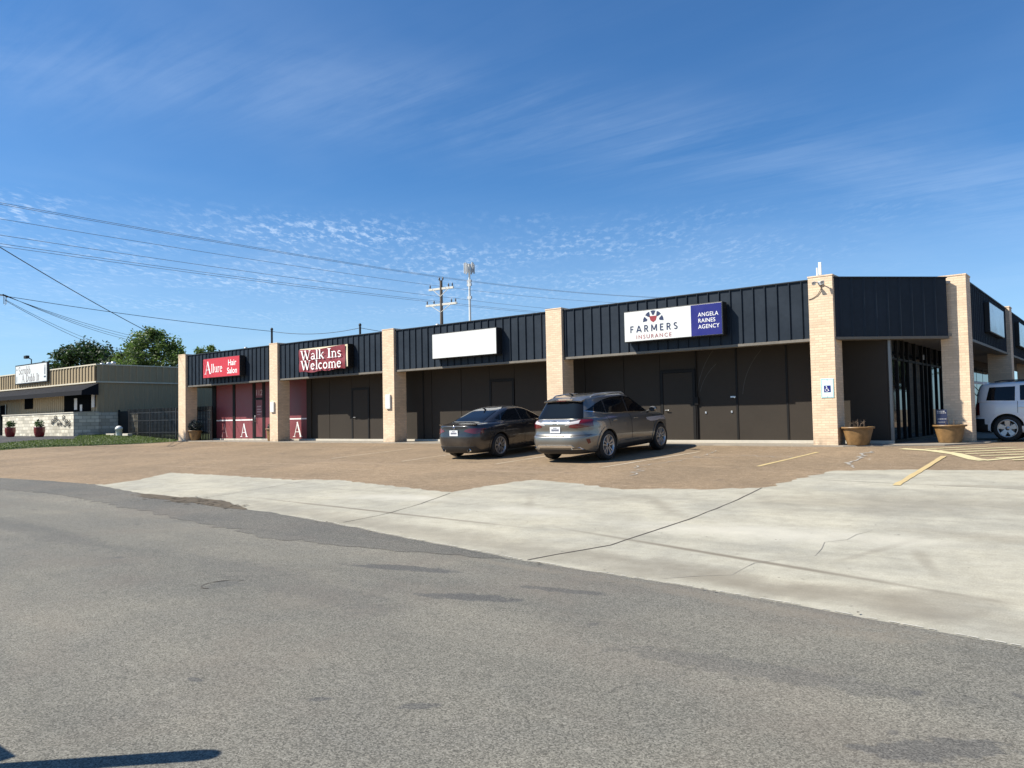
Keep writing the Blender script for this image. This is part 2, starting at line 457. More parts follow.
M['asphalt'] = asphalt('old_grey_asphalt', (.166, .157, .133),
    patches=[(-1.12, -16.86, .17, .20, 30, .3, .45), (1.35, -15.9, .55, .16, 20, .5, .75), (-.2, -15.25, .8, .16, 15, .5, .75), (1.9, -15.2, .5, .1, 10, .5, .6),
             (2.35, -18.35, .10, .05, 30, .5, .7), (2.9, -18.1, .16, .06, 40, .6, .65), (1.4, -18.6, .08, .04, 0, .5, .7), (5.35, -17.05, .42, .15, 40, .9, .6),
             (-7, -16.3, 3.2, .35, -4, .5, .28), (-1, -16.4, 2.5, .4, -8, .6, .25), (4.2, -16.4, 1.2, .2, 5, .6, .35)],
    light=[(3.5, -14.75, 2.6, .22, -9, .9, .28), (0.8, -14.5, 1.4, .15, -6, .9, .28), (4.6, -15.2, .5, .2, 0, 1.0, .25)])
M['newasphalt'] = asphalt('newer_dark_asphalt', (.124, .118, .104))
M['driveasphalt'] = asphalt('black_driveway_asphalt', (.045, .045, .048))
M['lot'] = lot_mat()
M['concrete'] = concrete_mat('pale_apron_concrete', (.405, .378, .314),
    stains_and_shade=[(2.6, -13.02, 3.8, .085, -13.5, .25, .95), (-4.1, -12.3, 4.8, .08, -3.7, .3, .9), (-1.5, -13.4, 10.5, .62, -8, .7, .42), (3.6, -14.0, 3.4, .45, -12, .8, .42), (4.5, -13.75, 1.6, .3, 8, .7, .45), (3.2, -8.8, 3.2, 1.4, 10, .7, .38), (5.2, -11, 2.2, .35, -10, .7, .35), (-.6, -9.6, 1.1, .5, 30, .8, .3), (4.4, -12.4, .12, .9, 20, .5, .4), (3.9, -12.0, .1, 1.2, -18, .5, .35), (-2, -10.6, .15, 1.6, 35, .6, .3), (.3, -10.2, .22, 1.7, 40, .5, .4), (5, -6.6, 3, .2, 4, .6, .35)],  # real stains, plus the shading break of the gutter creases painted in
    pale=[(2.6, -11.6, 2.8, .7, 4, .5, .5), (-5.0, -11, 2.5, .5, 6, .6, .5), (-1.5, -11.3, 1.5, .5, 0, .6, .4)])
M['joint'] = mk('tar_joint', (.075, .062, .05), .9, obj=False)
M['softjoint'] = mk('worn_groove', (.25, .23, .20), .9, obj=False)
M['lip'] = mk('chipped_gutter_lip', (.46, .43, .37), .85, var=.3, vs=9, obj=False)
M['mud'] = mk('dried_mud_and_leaves', (.085, .065, .042), .95, var=.5, vs=7, bump=1, bs=30, obj=False)
M['yellow'] = paint_mat('worn_yellow_paint', (.50, .38, .18), .52)
M['paleyellow'] = paint_mat('pale_yellow_paint', (.56, .49, .28), .52)
M['fadedline'] = paint_mat('faded_white_line', (.46, .39, .30), .46)
M['patchcement'] = mk('cement_crack_fill', (.33, .30, .26), .9, var=.3, vs=8, obj=False)
M['dirt'] = mk('dry_earth', (.20, .16, .10), .95, var=.3, vs=.3, obj=False)
M['turf'] = mk('turf_soil', (.055, .075, .022), .95, var=.35, vs=1.2, bump=1, bs=30, obj=False)

# ------------------------------------------------------------------ setting: ground sheets
def ground_sheet():
    def axis(lo, hi, near):
        a = sorted(set(near + [lo, hi, lo / 3, hi / 3, lo / 10, hi / 10, lo / 30 - 30, hi / 30 + 30]))
        return a
    xs = axis(-4000, 4000, [x for x in XC] + [-20, -10, 0, 10, 20])
    ys = axis(-4000, 4000, [y for y in YC] + [-18, 8, 20])
    v = [(x, y, S(x, y) - (0.02)) for y in ys for x in xs]
    n = len(xs)
    f = [(j * n + i, j * n + i + 1, (j + 1) * n + i + 1, (j + 1) * n + i) for j in range(len(ys) - 1) for i in range(n - 1)]
    mb = MB(); mb.add(v, f)
    return mb.build('ground', M['dirt'])
tag(ground_sheet(), kind='structure')

road_edge = [(60, -19), (30, -17.2), (12, -15.8), (5.49, -14.92), (4.68, -14.75), (3.87, -14.58), (2.9, -14.43), (1.73, -14.31), (.66, -14.19), (-.53, -13.98), (-1.82, -13.78), (-3.74, -13.45), (-5.77, -13.14), (-8.16, -13.0), (-10.63, -12.7), (-15.0, -12.1), (-17.36, -12.1), (-20.93, -12.3), (-40, -13.3), (-90, -16)]
re = [(x, y + random.Random(int(x * 977)).gauss(0, .005 if x > -1 else .018)) if -60 < x < 40 else (x, y) for x, y in rough_line(road_edge, .22, .0, 2)]
bm = drape(re + [(-90, -40), (60, -40)], .012)
bm_obj('street', bm, M['asphalt'], kind='structure')
inner = [(-60, -16.2), (-24, -13.95), (-16.76, -13.63), (-13.54, -13.47), (-8.72, -14.0), (-5.21, -14.5), (-3.2, -14.75), (-1.6, -14.6), (-.4, -14.35), (.5, -14.25)]
edge_in = [q for q in re if -60 < q[0] < .4]
def ypoly():
    a = [(x, y - .015) for x, y in edge_in]
    return a + [(-60, -14.4)] + rough_line(inner, .16, .055, 5)
bm_obj('street_patch', drape(ypoly(), .016), M['newasphalt'], kind='structure')

# brown lot runs under apron and walkway
bm_obj('parking_lot', drape([(60, -19), (60, 40), (2.4, 40), (2.4, 1.32), (-32.9, 1.32), (-33.1, -.15), (-35.29, -3.44), (-38.03, -6.53), (-46, -8.0), (-90, -9.2), (-90, -16.5), (-40, -13.8), (-20, -12.8), (0, -14.6), (12, -16.2)], .004), M['lot'], kind='structure')

ap_top = [(60, -2.9), (12, -3.9), (4.48, -4.39), (2.49, -4.7), (1.41, -5.12), (1.17, -6.46), (1.0, -7.77), (.04, -8.33), (-.69, -8.42), (-1.32, -8.77), (-2.53, -8.27), (-3.95, -8.03), (-4.18, -9.07), (-4.29, -10.13), (-6.4, -9.74), (-8.71, -9.35), (-9.98, -9.7), (-12.72, -9.6), (-15.7, -9.67), (-14.73, -11.02), (-14.6, -12.0), (-17.2, -12.3)]
bm = drape(rough_line(ap_top, .13, .035, 9) + [(-17.2, -12.4), (-8, -13.2), (-2, -14.0), (5.5, -15.1), (12, -16.1), (60, -19.2)], .008)
def poly_pts(p, jit=.015, seed=4, step=.3): return rough_line(p, step, jit, seed)
drape_strip(bm, poly_pts([(.97, -7.85), (1.10, -9.2), (1.18, -11.09), (1.07, -13.04), (.65, -14.14)], .008), .024, .012, 1, .3)
drape_strip(bm, poly_pts([(-4.22, -10.2), (-3.8, -11.4), (-3.54, -12.6), (-3.6, -13.3)]), .016, .012, 1, .3)
drape_strip(bm, poly_pts([(-9.3, -9.5), (-9.1, -11.2), (-9.0, -12.6)]), .014, .012, 1, .3)
drape_strip(bm, poly_pts([(3.55, -11.0), (3.2, -11.9), (3.35, -12.6), (2.9, -13.2), (2.95, -13.8), (2.4, -14.2)], .05, 8), .007, .012, 2, .5)
drape_strip(bm, poly_pts([(1.6, -6.55), (3.5, -6.75), (6.5, -7.0), (12, -7.2)], .01), .018, .012, 2, .4)
lip_r = random.Random(31); seg = [(x, y + .03) for x, y in re if -5 < x < 12]
for q in range(len(seg) - 1):
    for h in range(3):
        if lip_r.random() < .8:
            a, b_ = Vector(seg[q]), Vector(seg[q + 1]); t0 = h / 3 + lip_r.uniform(0, .1); t1 = t0 + lip_r.uniform(.2, .34)
            drape_strip(bm, [tuple(a.lerp(b_, t0)), tuple(a.lerp(b_, t1))], lip_r.uniform(.010, .020), .0162, 3)
bm_obj('concrete_apron', bm, [M['concrete'], M['joint'], M['softjoint'], M['lip']], kind='structure')

# dried mud and leaf litter in the gutter
def blob(cx, cy, rx, ry, ang, n=40, seed=1, amp=.35):
    r = random.Random(seed); ph = [r.uniform(0, 6.28) for _ in range(6)]
    out = []
    for i in range(n):
        t = 2 * PI * i / n
        k = 1 + amp * sum(math.sin((j + 2) * t + ph[j]) / (j + 2) for j in range(6)) + r.uniform(-.08, .08)
        x, y = rx * k * math.cos(t), ry * k * math.sin(t)
        a = R(ang); out.append((cx + x * math.cos(a) - y * math.sin(a), cy + x * math.sin(a) + y * math.cos(a)))
    return out
bm = drape(blob(-8.9, -12.85, 1.7, .30, -3, 60, 3, .5), .020)
r_ = random.Random(12)
for i in range(60):
    a = r_.gauss(-8.8, 1.0); b_ = -12.95 + r_.gauss(0, .2)
    drape(blob(a, b_, r_.uniform(.02, .07), r_.uniform(.015, .04), r_.uniform(0, 180), 7, i), .024 + i * .0001, bm)
for i in range(260):
    q = r_.randrange(len(re) - 1); a, b_ = re[q]
    if not -9 < a < 9: continue
    a += r_.uniform(-.1, .1); b_ += r_.gauss(-.03, .09)
    k = r_.uniform(.006, .022)
    drape(blob(a, b_, k * 1.5, k, r_.uniform(0, 180), 6, i), .026 + i * .00004, bm)
bm_obj('gutter_litter', bm, M['mud'], kind='structure')

# painted markings
def painted(name, pts, w, mat, off=.013, seed=1):
    bm = bmesh.new(); drape_strip(bm, rough_line(pts, .3, .008, seed), w, off, 0, .12, seed)
    return bm_obj(name, bm, mat, kind='structure')
painted('painted_line', [(-.30, -4.75), (-.04, -1.55)], .10, M['yellow'], .010, 1)
painted('painted_line', [(2.93, -6.95), (2.86, -4.5), (2.80, -2.1)], .11, M['yellow'], .016, 2)
painted('painted_line', [(-3.66, -5.73), (-3.4, -4.2), (-3.01, -1.82)], .09, M['fadedline'], .010, 3)
painted('painted_line', [(-6.9, -5.6), (-6.7, -2.0)], .09, M['fadedline'], .010, 4)
painted('painted_line', [(-10.4, -5.6), (-10.3, -2.0)], .09, M['fadedline'], .010, 5)
painted('painted_line', [(-13.8, -5.4), (-13.7, -2.0)], .09, M['fadedline'], .010, 6)
bm = bmesh.new()
band = [(1.62, -.52), (2.3, -.85), (2.95, -1.6), (3.45, -2.6), (3.66, -2.84), (4.3, -2.0), (5.4, -1.2), (8, -.6)]
drape_strip(bm, band[:5], .26, .014, 0, .1)
drape_strip(bm, band[4:], .16, .0145, 0, .1)
for k in range(7):
    x0 = 2.1 + k * .42; a = (x0, -.72 - k * .30 if k < 5 else -1.9)
    drape_strip(bm, [(2.15 + k * .33, -.55 - .36 * k), (3.3 + k * .62, .30 - .22 * k)], .11, .015 + k * .0003, 0, .1, k)
bm_obj('painted_hatching', bm, M['paleyellow'], kind='structure')
bm = bmesh.new()
drape_strip(bm, rough_line([(1.62, -4.6), (1.25, -3.6), (1.3, -2.66), (1.05, -1.9), (1.14, -1.2)], .12, .05, 4), .06, .012, 0, .6, 4)
drape_strip(bm, rough_line([(-2.2, -6.9), (-2.9, -5.2), (-2.4, -3.2), (-2.7, -1.5)], .2, .09, 5), .03, .0125, 0, .7, 5)
drape_strip(bm, rough_line([(-2.4, -3.2), (-1.2, -2.6), (-.2, -2.9)], .2, .09, 6), .025, .013, 0, .7, 6)
bm_obj('crack_filling', bm, M['patchcement'], kind='structure')
# ring shaped crack in the street around an old cover
bm = bmesh.new()
ring = [(-1.12 + .155 * math.cos(t * PI / 14) - .10 * math.sin(t * PI / 14), -16.86 + .12 * math.cos(t * PI / 14) + .18 * math.sin(t * PI / 14)) for t in range(0, 27)]
drape_strip(bm, ring[3:21], .016, .0165, 0, .8, 4)
bm_obj('street_crack', bm, M['joint'], kind='structure')

# neighbouring drive, lawn strip
bm_obj('driveway', drape([(-90, -7.2), (-41.73, -5.15), (-39.0, -2.6), (-41.8, -1.2), (-42.3, 0.2), (-90, .5)], .010), M['driveasphalt'], kind='structure')
lawn = [(-33.05, -.12), (-35.29, -3.44), (-38.03, -6.53), (-46, -8.0), (-90, -9.2), (-90, -7.3), (-46, -5.6), (-41.73, -5.25), (-39.0, -2.7), (-41.8, -1.2), (-42.2, 0), (-42.2, 30), (-33.0, 30), (-33.0, 1)]
bm_obj('lawn', drape(lawn, .0125), M['turf'], kind='structure')
def grass():
    mb = MB(); r = random.Random(5)
    def inside(x, y):
        c = False; n = len(lawn)
        for i in range(n):
            (a, b), (c2, d) = lawn[i], lawn[(i + 1) % n]
            if (b > y) != (d > y) and x < (c2 - a) * (y - b) / (d - b) + a: c = not c
        return c
    k = 0
    while k < 14000:
        if r.random() < .75: x = r.uniform(-48, -33)
        else: x = r.uniform(-60, -42)
        y = r.uniform(-9, 2.0)
        if not inside(x, y): continue
        k += 1
        h = r.uniform(.035, .085); a = r.uniform(0, PI); w = r.uniform(.015, .03)
        z = S(x, y) + .010; lx, ly = r.gauss(0, .03), r.gauss(0, .03)
        mb.add([(x - w * math.cos(a), y - w * math.sin(a), z), (x + w * math.cos(a), y + w * math.sin(a), z), (x + lx, y + ly, z + h)], [(0, 1, 2)])
    return mb.build('grass', M['blade'], uv=False)
tag(grass(), 'short mown green grass in the strip before the low tan building', 'grass', kind='stuff')

# ------------------------------------------------------------------ lettering
def frame_mat(o, right, up):
    r_ = Vector(right).normalized(); u = Vector(up).normalized(); n = r_.cross(u)
    m = Matrix.Identity(4)
    for i in range(3): m[i][0] = r_[i]; m[i][1] = u[i]; m[i][2] = n[i]; m[i][3] = o[i]
    return m
def text_mesh(body, size, bold=0.0, align='LEFT', sx=1.0, space=1.0):
    cu = bpy.data.curves.new('tmp_text', 'FONT'); cu.body = body; cu.size = size; cu.offset = bold
    cu.align_x = align; cu.align_y = 'BOTTOM_BASELINE'; cu.space_character = space; cu.extrude = .003; cu.resolution_u = 4
    o = bpy.data.objects.new('tmp_text', cu); col.objects.link(o)
    dg = bpy.context.evaluated_depsgraph_get(); dg.update()
    me = o.evaluated_get(dg).to_mesh()
    v = [(q.co.x * sx, q.co.y, q.co.z) for q in me.vertices]; f = [tuple(p.vertices) for p in me.polygons]
    o.evaluated_get(dg).to_mesh_clear()
    bpy.data.objects.remove(o); bpy.data.curves.remove(cu)
    return v, f

def arc(cx, cy, rx, ry, a0, a1, n=14):
    return [(cx + rx * math.cos(R(a0 + (a1 - a0) * i / n)), cy + ry * math.sin(R(a0 + (a1 - a0) * i / n))) for i in range(n + 1)]
T_, t_ = .17, .065
def sf(x, y, w=.26): return ([(x - w / 2, y), (x + w / 2, y)], .05)
GL = {
 'W': (1.12, [([(.06, 1), (.32, 0)], T_), ([(.32, 0), (.54, .85)], t_), ([(.48, 1), (.76, 0)], T_), ([(.76, 0), (1.02, 1)], t_), sf(.06, .98, .28), sf(.48, .98, .24), sf(1.02, .98, .22)]),
 'A': (.9, [([(.1, 0), (.43, 1)], t_), ([(.40, 1), (.76, 0)], T_), ([(.22, .34), (.62, .34)], .05), sf(.08, .02, .26), sf(.78, .02, .28)]),
 'I': (.44, [([(.22, 0), (.22, 1)], .2), sf(.22, .96, .42), sf(.22, .04, .42)]),
 'S': (.62, [(arc(.3, .75, .22, .22, 30, 200) + [(.3, .5)] + arc(.3, .25, .23, .23, 70, -150), .11), ]),
 'D': (.85, [([(.18, 0), (.18, 1)], T_), (arc(.28, .5, .45, .47, 88, -88), .12), sf(.16, .98), sf(.16, .02)]),
 'l': (.34, [([(.17, 0), (.17, 1)], .15), sf(.17, .02, .28), sf(.1, .97, .14)]),
 'a': (.56, [([(.42, .03), (.42, .45)], .14), (arc(.26, .45, .17, .18, 0, 160), .07), (arc(.24, .17, .17, .15, 60, 380), .10), ([(.42, .03), (.54, .03)], .06)]),
 'k': (.62, [([(.15, 0), (.15, 1)], .15), ([(.2, .28), (.5, .62)], .06), ([(.28, .4), (.56, 0)], .13), sf(.14, .02, .24), sf(.08, .97, .14), sf(.52, .64, .2), sf(.56, .02, .2)]),
 'n': (.66, [([(.15, 0), (.15, .65)], .14), (arc(.33, .42, .17, .2, 170, 0), .08), ([(.5, 0), (.5, .42)], .14), sf(.15, .02, .26), sf(.5, .02, .26), sf(.08, .63, .12)]),
 'm': (.98, [([(.15, 0), (.15, .65)], .14), (arc(.31, .42, .16, .2, 170, 0), .08), ([(.48, 0), (.48, .42)], .14), (arc(.65, .42, .16, .2, 170, 0), .08), ([(.82, 0), (.82, .42)], .14), sf(.15, .02, .24), sf(.48, .02, .24), sf(.82, .02, .24)]),
 's': (.5, [(arc(.23, .48, .15, .14, 30, 210) + [(.24, .32)] + arc(.23, .16, .16, .14, 60, -150), .09)]),
 'e': (.58, [(arc(.28, .32, .2, .29, 10, 320), .12), ([(.1, .36), (.47, .36)], .05)]),
 'c': (.54, [(arc(.28, .32, .2, .29, 45, 315), .12)]),
 'o': (.62, [(arc(.3, .32, .21, .29, 0, 360, 22), .12)]),
 'u': (.66, [([(.15, .65), (.15, .24)], .14), (arc(.32, .24, .17, .2, 180, 350), .08), ([(.5, 0), (.5, .65)], .14), sf(.08, .63, .18), sf(.43, .63, .18), sf(.56, .02, .16)]),
 'r': (.5, [([(.15, 0), (.15, .65)], .14), (arc(.34, .42, .17, .2, 170, 40), .10), sf(.15, .02, .28), sf(.08, .63, .14)]),
 'b': (.62, [([(.14, 0), (.14, 1)], .14), (arc(.28, .32, .2, .29, 140, -140), .11), sf(.07, .97, .14)]),
 't': (.4, [([(.18, .06), (.18, .85)], .13), ([(.02, .62), (.36, .62)], .06), (arc(.28, .12, .1, .1, 180, 320), .06)]),
 ' ': (.36, []),
}
SANS = {
 'F': (.62, [[(.12, 0), (.12, 1)], [(.12, .93), (.56, .93)], [(.12, .52), (.50, .52)]]),
 'A': (.86, [[(.06, 0), (.43, 1)], [(.43, 1), (.80, 0)], [(.20, .30), (.66, .30)]]),
 'R': (.72, [[(.12, 0), (.12, 1)], [(.12, .93), (.34, .93)] + arc(.36, .70, .20, .23, 90, -90) + [(.12, .47)], [(.36, .47), (.62, 0)]]),
 'M': (1.0, [[(.12, 0), (.12, 1)], [(.14, .98), (.50, .18)], [(.50, .18), (.86, .98)], [(.88, 0), (.88, 1)]]),
 'E': (.64, [[(.12, 0), (.12, 1)], [(.12, .93), (.56, .93)], [(.12, .52), (.50, .52)], [(.12, .07), (.56, .07)]]),
 'S': (.62, [arc(.31, .735, .21, .20, 35, 250) + arc(.31, .265, .22, .20, 70, -145)]),
}
def sans(mb, text, h, Mx, w=.14, sx=1.0, gap=.2):
    adv = [SANS[c][0] * h * sx + gap * h for c in text]; x = -(sum(adv) - gap * h) / 2; k = 0
    for c, a in zip(text, adv):
        for st in SANS[c][1]:
            ribbon(mb, [(x + px * h * sx, py * h) for px, py in st], w * h, .0035 + .0003 * (k % 9), 0, Mx); k += 1
        x += a
def ribbon(mb, pts, w, z, m, Mx):
    n = len(pts); v = []
    for i, p in enumerate(pts):
        a = Vector(pts[max(i - 1, 0)]); b = Vector(pts[min(i + 1, n - 1)]); d = (b - a)
        if d.length < 1e-6: d = Vector((1, 0))
        d.normalize(); q = Vector((-d.y, d.x)) * w / 2
        v += [(p[0] + q.x, p[1] + q.y, z), (p[0] - q.x, p[1] - q.y, z)]
    f = [(2 * i, 2 * i + 1, 2 * i + 3, 2 * i + 2) for i in range(n - 1)]
    mb.add(v, f, m, Mx)
def serif(mb, text, h, Mx, m=0, sx=1.0, align='L', bold=1.0):
    wd = sum(GL[c][0] for c in text) * h * sx
    x = {'L': 0, 'C': -wd / 2, 'R': -wd}[align]; k = 0
    for c in text:
        adv, st = GL[c]
        for pts, w in st:
            ribbon(mb, [(x + px * h * sx, py * h) for px, py in pts], w * h * bold, .0035 + .0003 * (k % 9), m, Mx); k += 1
        x += adv * h * sx
    return wd

# ------------------------------------------------------------------ the commercial building
B = empty('commercial_building', (-15, 1.3, 0))
tag(B, 'long low shopping strip with cream brick pillars, navy metal fascia and dark brown walls', 'building')
class PB(MB):      # built in world metres, linked under the building
    def build(s, name, mats, parent=B, **k):
        o = MB.build(s, name, mats, None, **k)
        top = parent
        o.parent = top; o.matrix_parent_inverse = Matrix.Translation(-Vector((-15, 1.3, 0)))
        return o
def sub(mb, name, mats, parent):   # sub-part of a building part (same frame as its parent)
    o = MB.build(mb, name, mats, None); o.parent = parent
    return o
WY, WX = 1.3, .97
b = PB(); b.box(-31.9, WY, -.35, WX, 26, 4.28); b.build('wall', M['brown'])
over = [(-32.98, .17), (-.02, .17), (2.50, 2.69), (2.50, 30), (-32.98, 30)]
b = PB(); b.prism([(-32.95, .20), (-.03, .20), (2.47, 2.70), (2.47, 30), (WX + .004, 30), (WX + .004, WY - .004), (-31.904, WY - .004), (-31.904, 30), (-32.95, 30)], 2.87, 2.93); b.build('soffit', M['soffit'])
b = PB(); b.prism([(x * .999, y + .02) for x, y in over], 4.285, 4.36); b.build('roof', M['roof'])

def fascia(a, bb, side_n, ribs=(.030, .010, .038), name='fascia_panel', phase=.1):
    """standing seam panel from a to bb (2-D), outward normal side_n"""
    a = Vector(a); bb = Vector(bb); d = (bb - a); L = d.length; d.normalize(); n = Vector(side_n).normalized()
    Mx = Matrix.Identity(4)
    for i in range(2): Mx[i][0] = d[i]; Mx[i][1] = -n[i]; Mx[i][3] = a[i]
    p = PB(); p.box(0, 0, 2.87, L, .045, 4.42, 0, Mx)
    r = random.Random(int(L * 100))
    k = 0; x = phase
    while x < L - .04:
        w = .016
        rb, rt, rh = ribs
        p.add([(x - rb, -.0005, z) for z in (2.872, 4.415)] + [(x - rt, -rh, z) for z in (2.872, 4.415)] + [(x + .010, -rh, z) for z in (2.872, 4.415)] + [(x + .020, -.0005, z) for z in (2.872, 4.415)], [(1, 0, 2, 3), (3, 2, 4, 5), (5, 4, 6, 7), (0, 6, 4, 2), (1, 3, 5, 7)], 0, Mx); x += .335 + r.uniform(-.004, .004)
    o = p.build(name, M['navy'])
    c = PB(); c.box(-.01, -.045, 4.42, L + .01, .07, 4.455, 0, Mx, b=.004); c.build('coping', M['navy_cap'])
    t = PB(); t.box(-.01, -.03, 2.795, L + .01, .30, 2.868, 0, Mx, b=.004); t.build('fascia_trim', M['trim'])
    return o
PX = [(-33.02, -32.32), (-24.97, -24.36), (-17.35, -16.69), (-9.29, -8.65), (-.63, 0.0)]
for i in range(4): fascia((PX[i][1] + .002, .12), (PX[i + 1][0] - .002, .12), (0, -1))
fascia((.002, .13), (2.24, 2.368), (1, -1), (.052, .012, .042), phase=.16)
fascia((2.55, 3.20), (2.55, 11.40), (1, 0), phase=.2)
fascia((2.55, 12.06), (2.55, 20.0), (1, 0), phase=.2)
fascia((2.55, 20.66), (2.55, 29.9), (1, 0), phase=.2)
fascia((-33.0, 29.9), (-33.0, .66), (-1, 0), phase=.2)
def pillar(x0, y0, x1, y1):
    p = PB(); zz = S((x0 + x1) / 2, y0) - .15
    p.box(x0, y0, zz, x1, y1, 4.48, b=.006); p.box(x0 - .012, y0 - .012, 4.48, x1 + .012, y1 + .012, 4.515)
    return p.build('pillar', M['pier'])
for a, c in PX: pillar(a, 0, c, .65)
pillar(2.03, 2.53, 2.68, 3.19)
pillar(1.95, 11.41, 2.68, 12.05); pillar(1.95, 20.01, 2.68, 20.65)

# walkway slab and pale sill
sw = [(-33.05, -.06), (.15, -.06), (3.1, 2.5), (3.1, 30), (WX, 30), (WX, WY), (-33.05, WY)]
bm = bmesh.new()
mb = MB(); mb.prism(rough_line([(-33.05, -.08), (-20, -.10), (-8, -.07), (.15, -.10)], .5, .02, 3) + [(2.3, .9), (3.0, 2.3), (3.05, 2.5), (3.05, 30), (WX - .05, 30), (WX - .05, WY + .05), (-33.05, WY + .05)], -.3, .035)
tag(mb.build('sidewalk', M['slab']), kind='structure')
p = PB(); p.box(-31.88, WY - .10, .0, WX + .09, WY - .001, .115, b=.006); p.build('sill', M['sill'])

# wall panels along the main front
GAPW = .012
def panel(x0, x1, mat, z0=.118, z1=2.868, y=WY - .028):
    p = PB(); p.box(x0 + GAPW, y, z0, x1 - GAPW, WY - .001, z1, b=.004)
    return p.build('wall_panel', mat)
def vpost(x0, x1, mat, dy=.06):
    p = PB(); p.box(x0, WY - dy, .118, x1, WY - .001, 2.867, b=.004); return p.build('mullion', mat)
FR = (1, 0, 0)
def wall_text(fn, y): return frame_mat((0, y, 0), (1, 0, 0), (0, 0, 1))
# bay one : salon
vpost(-31.9, -31.55, M['brown2'])
r1 = panel(-31.54, -29.99, M['red']); vpost(-29.985, -29.78, M['brown2']); r2 = panel(-29.78, -28.24, M['red']); vpost(-28.235, -28.07, M['brown2'])
yA = WY - .0315
def stripe(parent, x0, x1):
    q = MB(); q.box(x0, yA - .003, 1.015, x1, yA + .003, 1.075); sub(q, 'white_stripe', M['white2'], parent).matrix_parent_inverse = Matrix.Identity(4)
for pr, x0, x1 in ((r1, -31.52, -30.01), (r2, -29.76, -28.26)): stripe(pr, x0, x1)
def letter_A(parent, x, h, mat, z=.20):
    q = MB(); serif(q, 'A', h, frame_mat((x, yA, z), (1, 0, 0), (0, 0, 1)), 0, 1.05, 'C', .8); sub(q, 'letter', mat, parent)
letter_A(r1, -30.75, .66, M['pinkgrey']); letter_A(r2, -29.0, .66, M['white2'])
# salon door with transom
d = PB(); d.box(-28.06, WY - .05, .118, -27.99, WY - .001, 2.867); d.box(-27.42, WY - .05, .118, -27.2, WY - .001, 2.867); d.box(-27.985, WY - .05, 2.02, -27.425, WY - .001, 2.12); d.box(-27.985, WY - .05, .118, -27.425, WY - .001, .2)
dr = d.build('door', M['brown2'])
q = MB(); q.box(-27.98, WY - .03, .205, -27.43, WY - .002, 2.015); sub(q, 'door_panel', M['red'], dr)
q = MB(); q.box(-27.98, WY - .03, 2.125, -27.43, WY - .002, 2.86); sub(q, 'transom', M['red'], dr)
q = MB(); v, f = text_mesh('112', .40, .004, 'CENTER'); q.add(v, f, 0, frame_mat((-27.70, WY - .034, 2.24), (1, 0, 0), (0, 0, 1))); sub(q, 'door_number', M['doornum'], dr)
q = MB(); q.tube([(-27.95, WY - .03, .95), (-27.95, WY - .10, .95), (-27.95, WY - .10, 1.25), (-27.95, WY - .03, 1.25)], .014); sub(q, 'handle', M['steel'], dr)
r_ = random.Random(3)
for k, zz in enumerate((1.66, 1.52, 1.40, 1.28)):
    x = -27.88; q = MB()
    while x < -27.55 - .06 * (k % 2):
        w = r_.uniform(.03, .07); q.box(x, WY - .034, zz, x + w, WY - .029, zz + (.06 if k < 3 else .04)); x += w + .022
    sub(q, 'door_lettering', M['doornum'], dr)
panel(-27.19, -25.31, M['red'])
# bay two
r3 = panel(-25.3, -23.87, M['red']); stripe(r3, -25.28, -23.89); letter_A(r3, -24.62, .70, M['white2'])
vpost(-23.865, -23.55, M['brown'], .09)
for a, c in ((-23.54, -22.28), (-22.28, -20.76), (-19.59, -17.9), (-17.9, -16.36), (-16.36, -15.89), (-15.89, -14.3), (-14.3, -12.87), (-11.68, -10.1), (-10.1, -8.6), (-8.6, -7.08), (-7.08, -5.76), (-4.54, -3.22), (-3.22, -1.72), (-1.72, -.3), (-.3, .95)):
    panel(a, c, M['brown'])
for x in (-16.36, -3.22, -1.72):
    vpost(x - .03, x + .03, M['brown2'], .045)
def service_door(x0, x1, zt):
    d = PB()
    d.box(x0 - .09, WY - .055, .118, x0, WY - .001, zt + .09); d.box(x1, WY - .055, .118, x1 + .09, WY - .001, zt + .09); d.box(x0, WY - .055, zt, x1, WY - .001, zt + .09)
    o = d.build('door', M['brown2'])
    q = MB(); q.box(x0 + .008, WY - .04, .125, x1 - .008, WY - .002, zt - .008, b=.004); sub(q, 'door_leaf', M['brown'], o)
    q = MB(); q.tube([(x0 + .09, WY - .04, 1.05), (x0 + .09, WY - .10, 1.05), (x0 + .22, WY - .10, 1.05)], .013); sub(q, 'handle', M['steel'], o)
    p2 = PB(); p2.box(x0 - .10, WY - .028, zt + .10, x1 + .10, WY - .001, 2.868, b=.004); p2.build('wall_panel', M['brown'])
service_door(-20.66, -19.69, 2.23); service_door(-12.77, -11.78, 2.25); service_door(-5.66, -4.64, 2.22)
# conduit with small boxes, faint arc scrapes of a swinging sheet
p = PB(); p.tube([(-4.50, WY - .06, .12), (-4.50, WY - .06, 2.86)], .022); p.box(-4.56, WY - .10, 1.2, -4.44, WY - .03, 1.42, b=.006); p.build('conduit', M['brown2'])
for bx in ((-3.42, WY - .06, 1.38, -3.26, WY - .03, 1.43), (-4.25, WY - .05, .92, -4.2, WY - .03, .98), (-3.42, WY - .05, .93, -3.37, WY - .03, .99)):
    p = PB(); p.box(*bx, b=.004); p.build('latch', M['steel'])
for cx, cz, r0, a0, a1 in ((-1.0, 1.3, 2.05, 135, 175), (-2.9, 1.2, 1.55, 128, 165), (-2.1, 1.3, 2.4, 140, 172)):
    p = PB(); ribbon(p, [(cx + r0 * math.cos(R(a0 + (a1 - a0) * i / 16)), cz + r0 * math.sin(R(a0 + (a1 - a0) * i / 16))) for i in range(17)], .012, .0, 0, frame_mat((0, WY - .0325, 0), (1, 0, 0), (0, 0, 1))); p.build('scrape', M['scrape'])
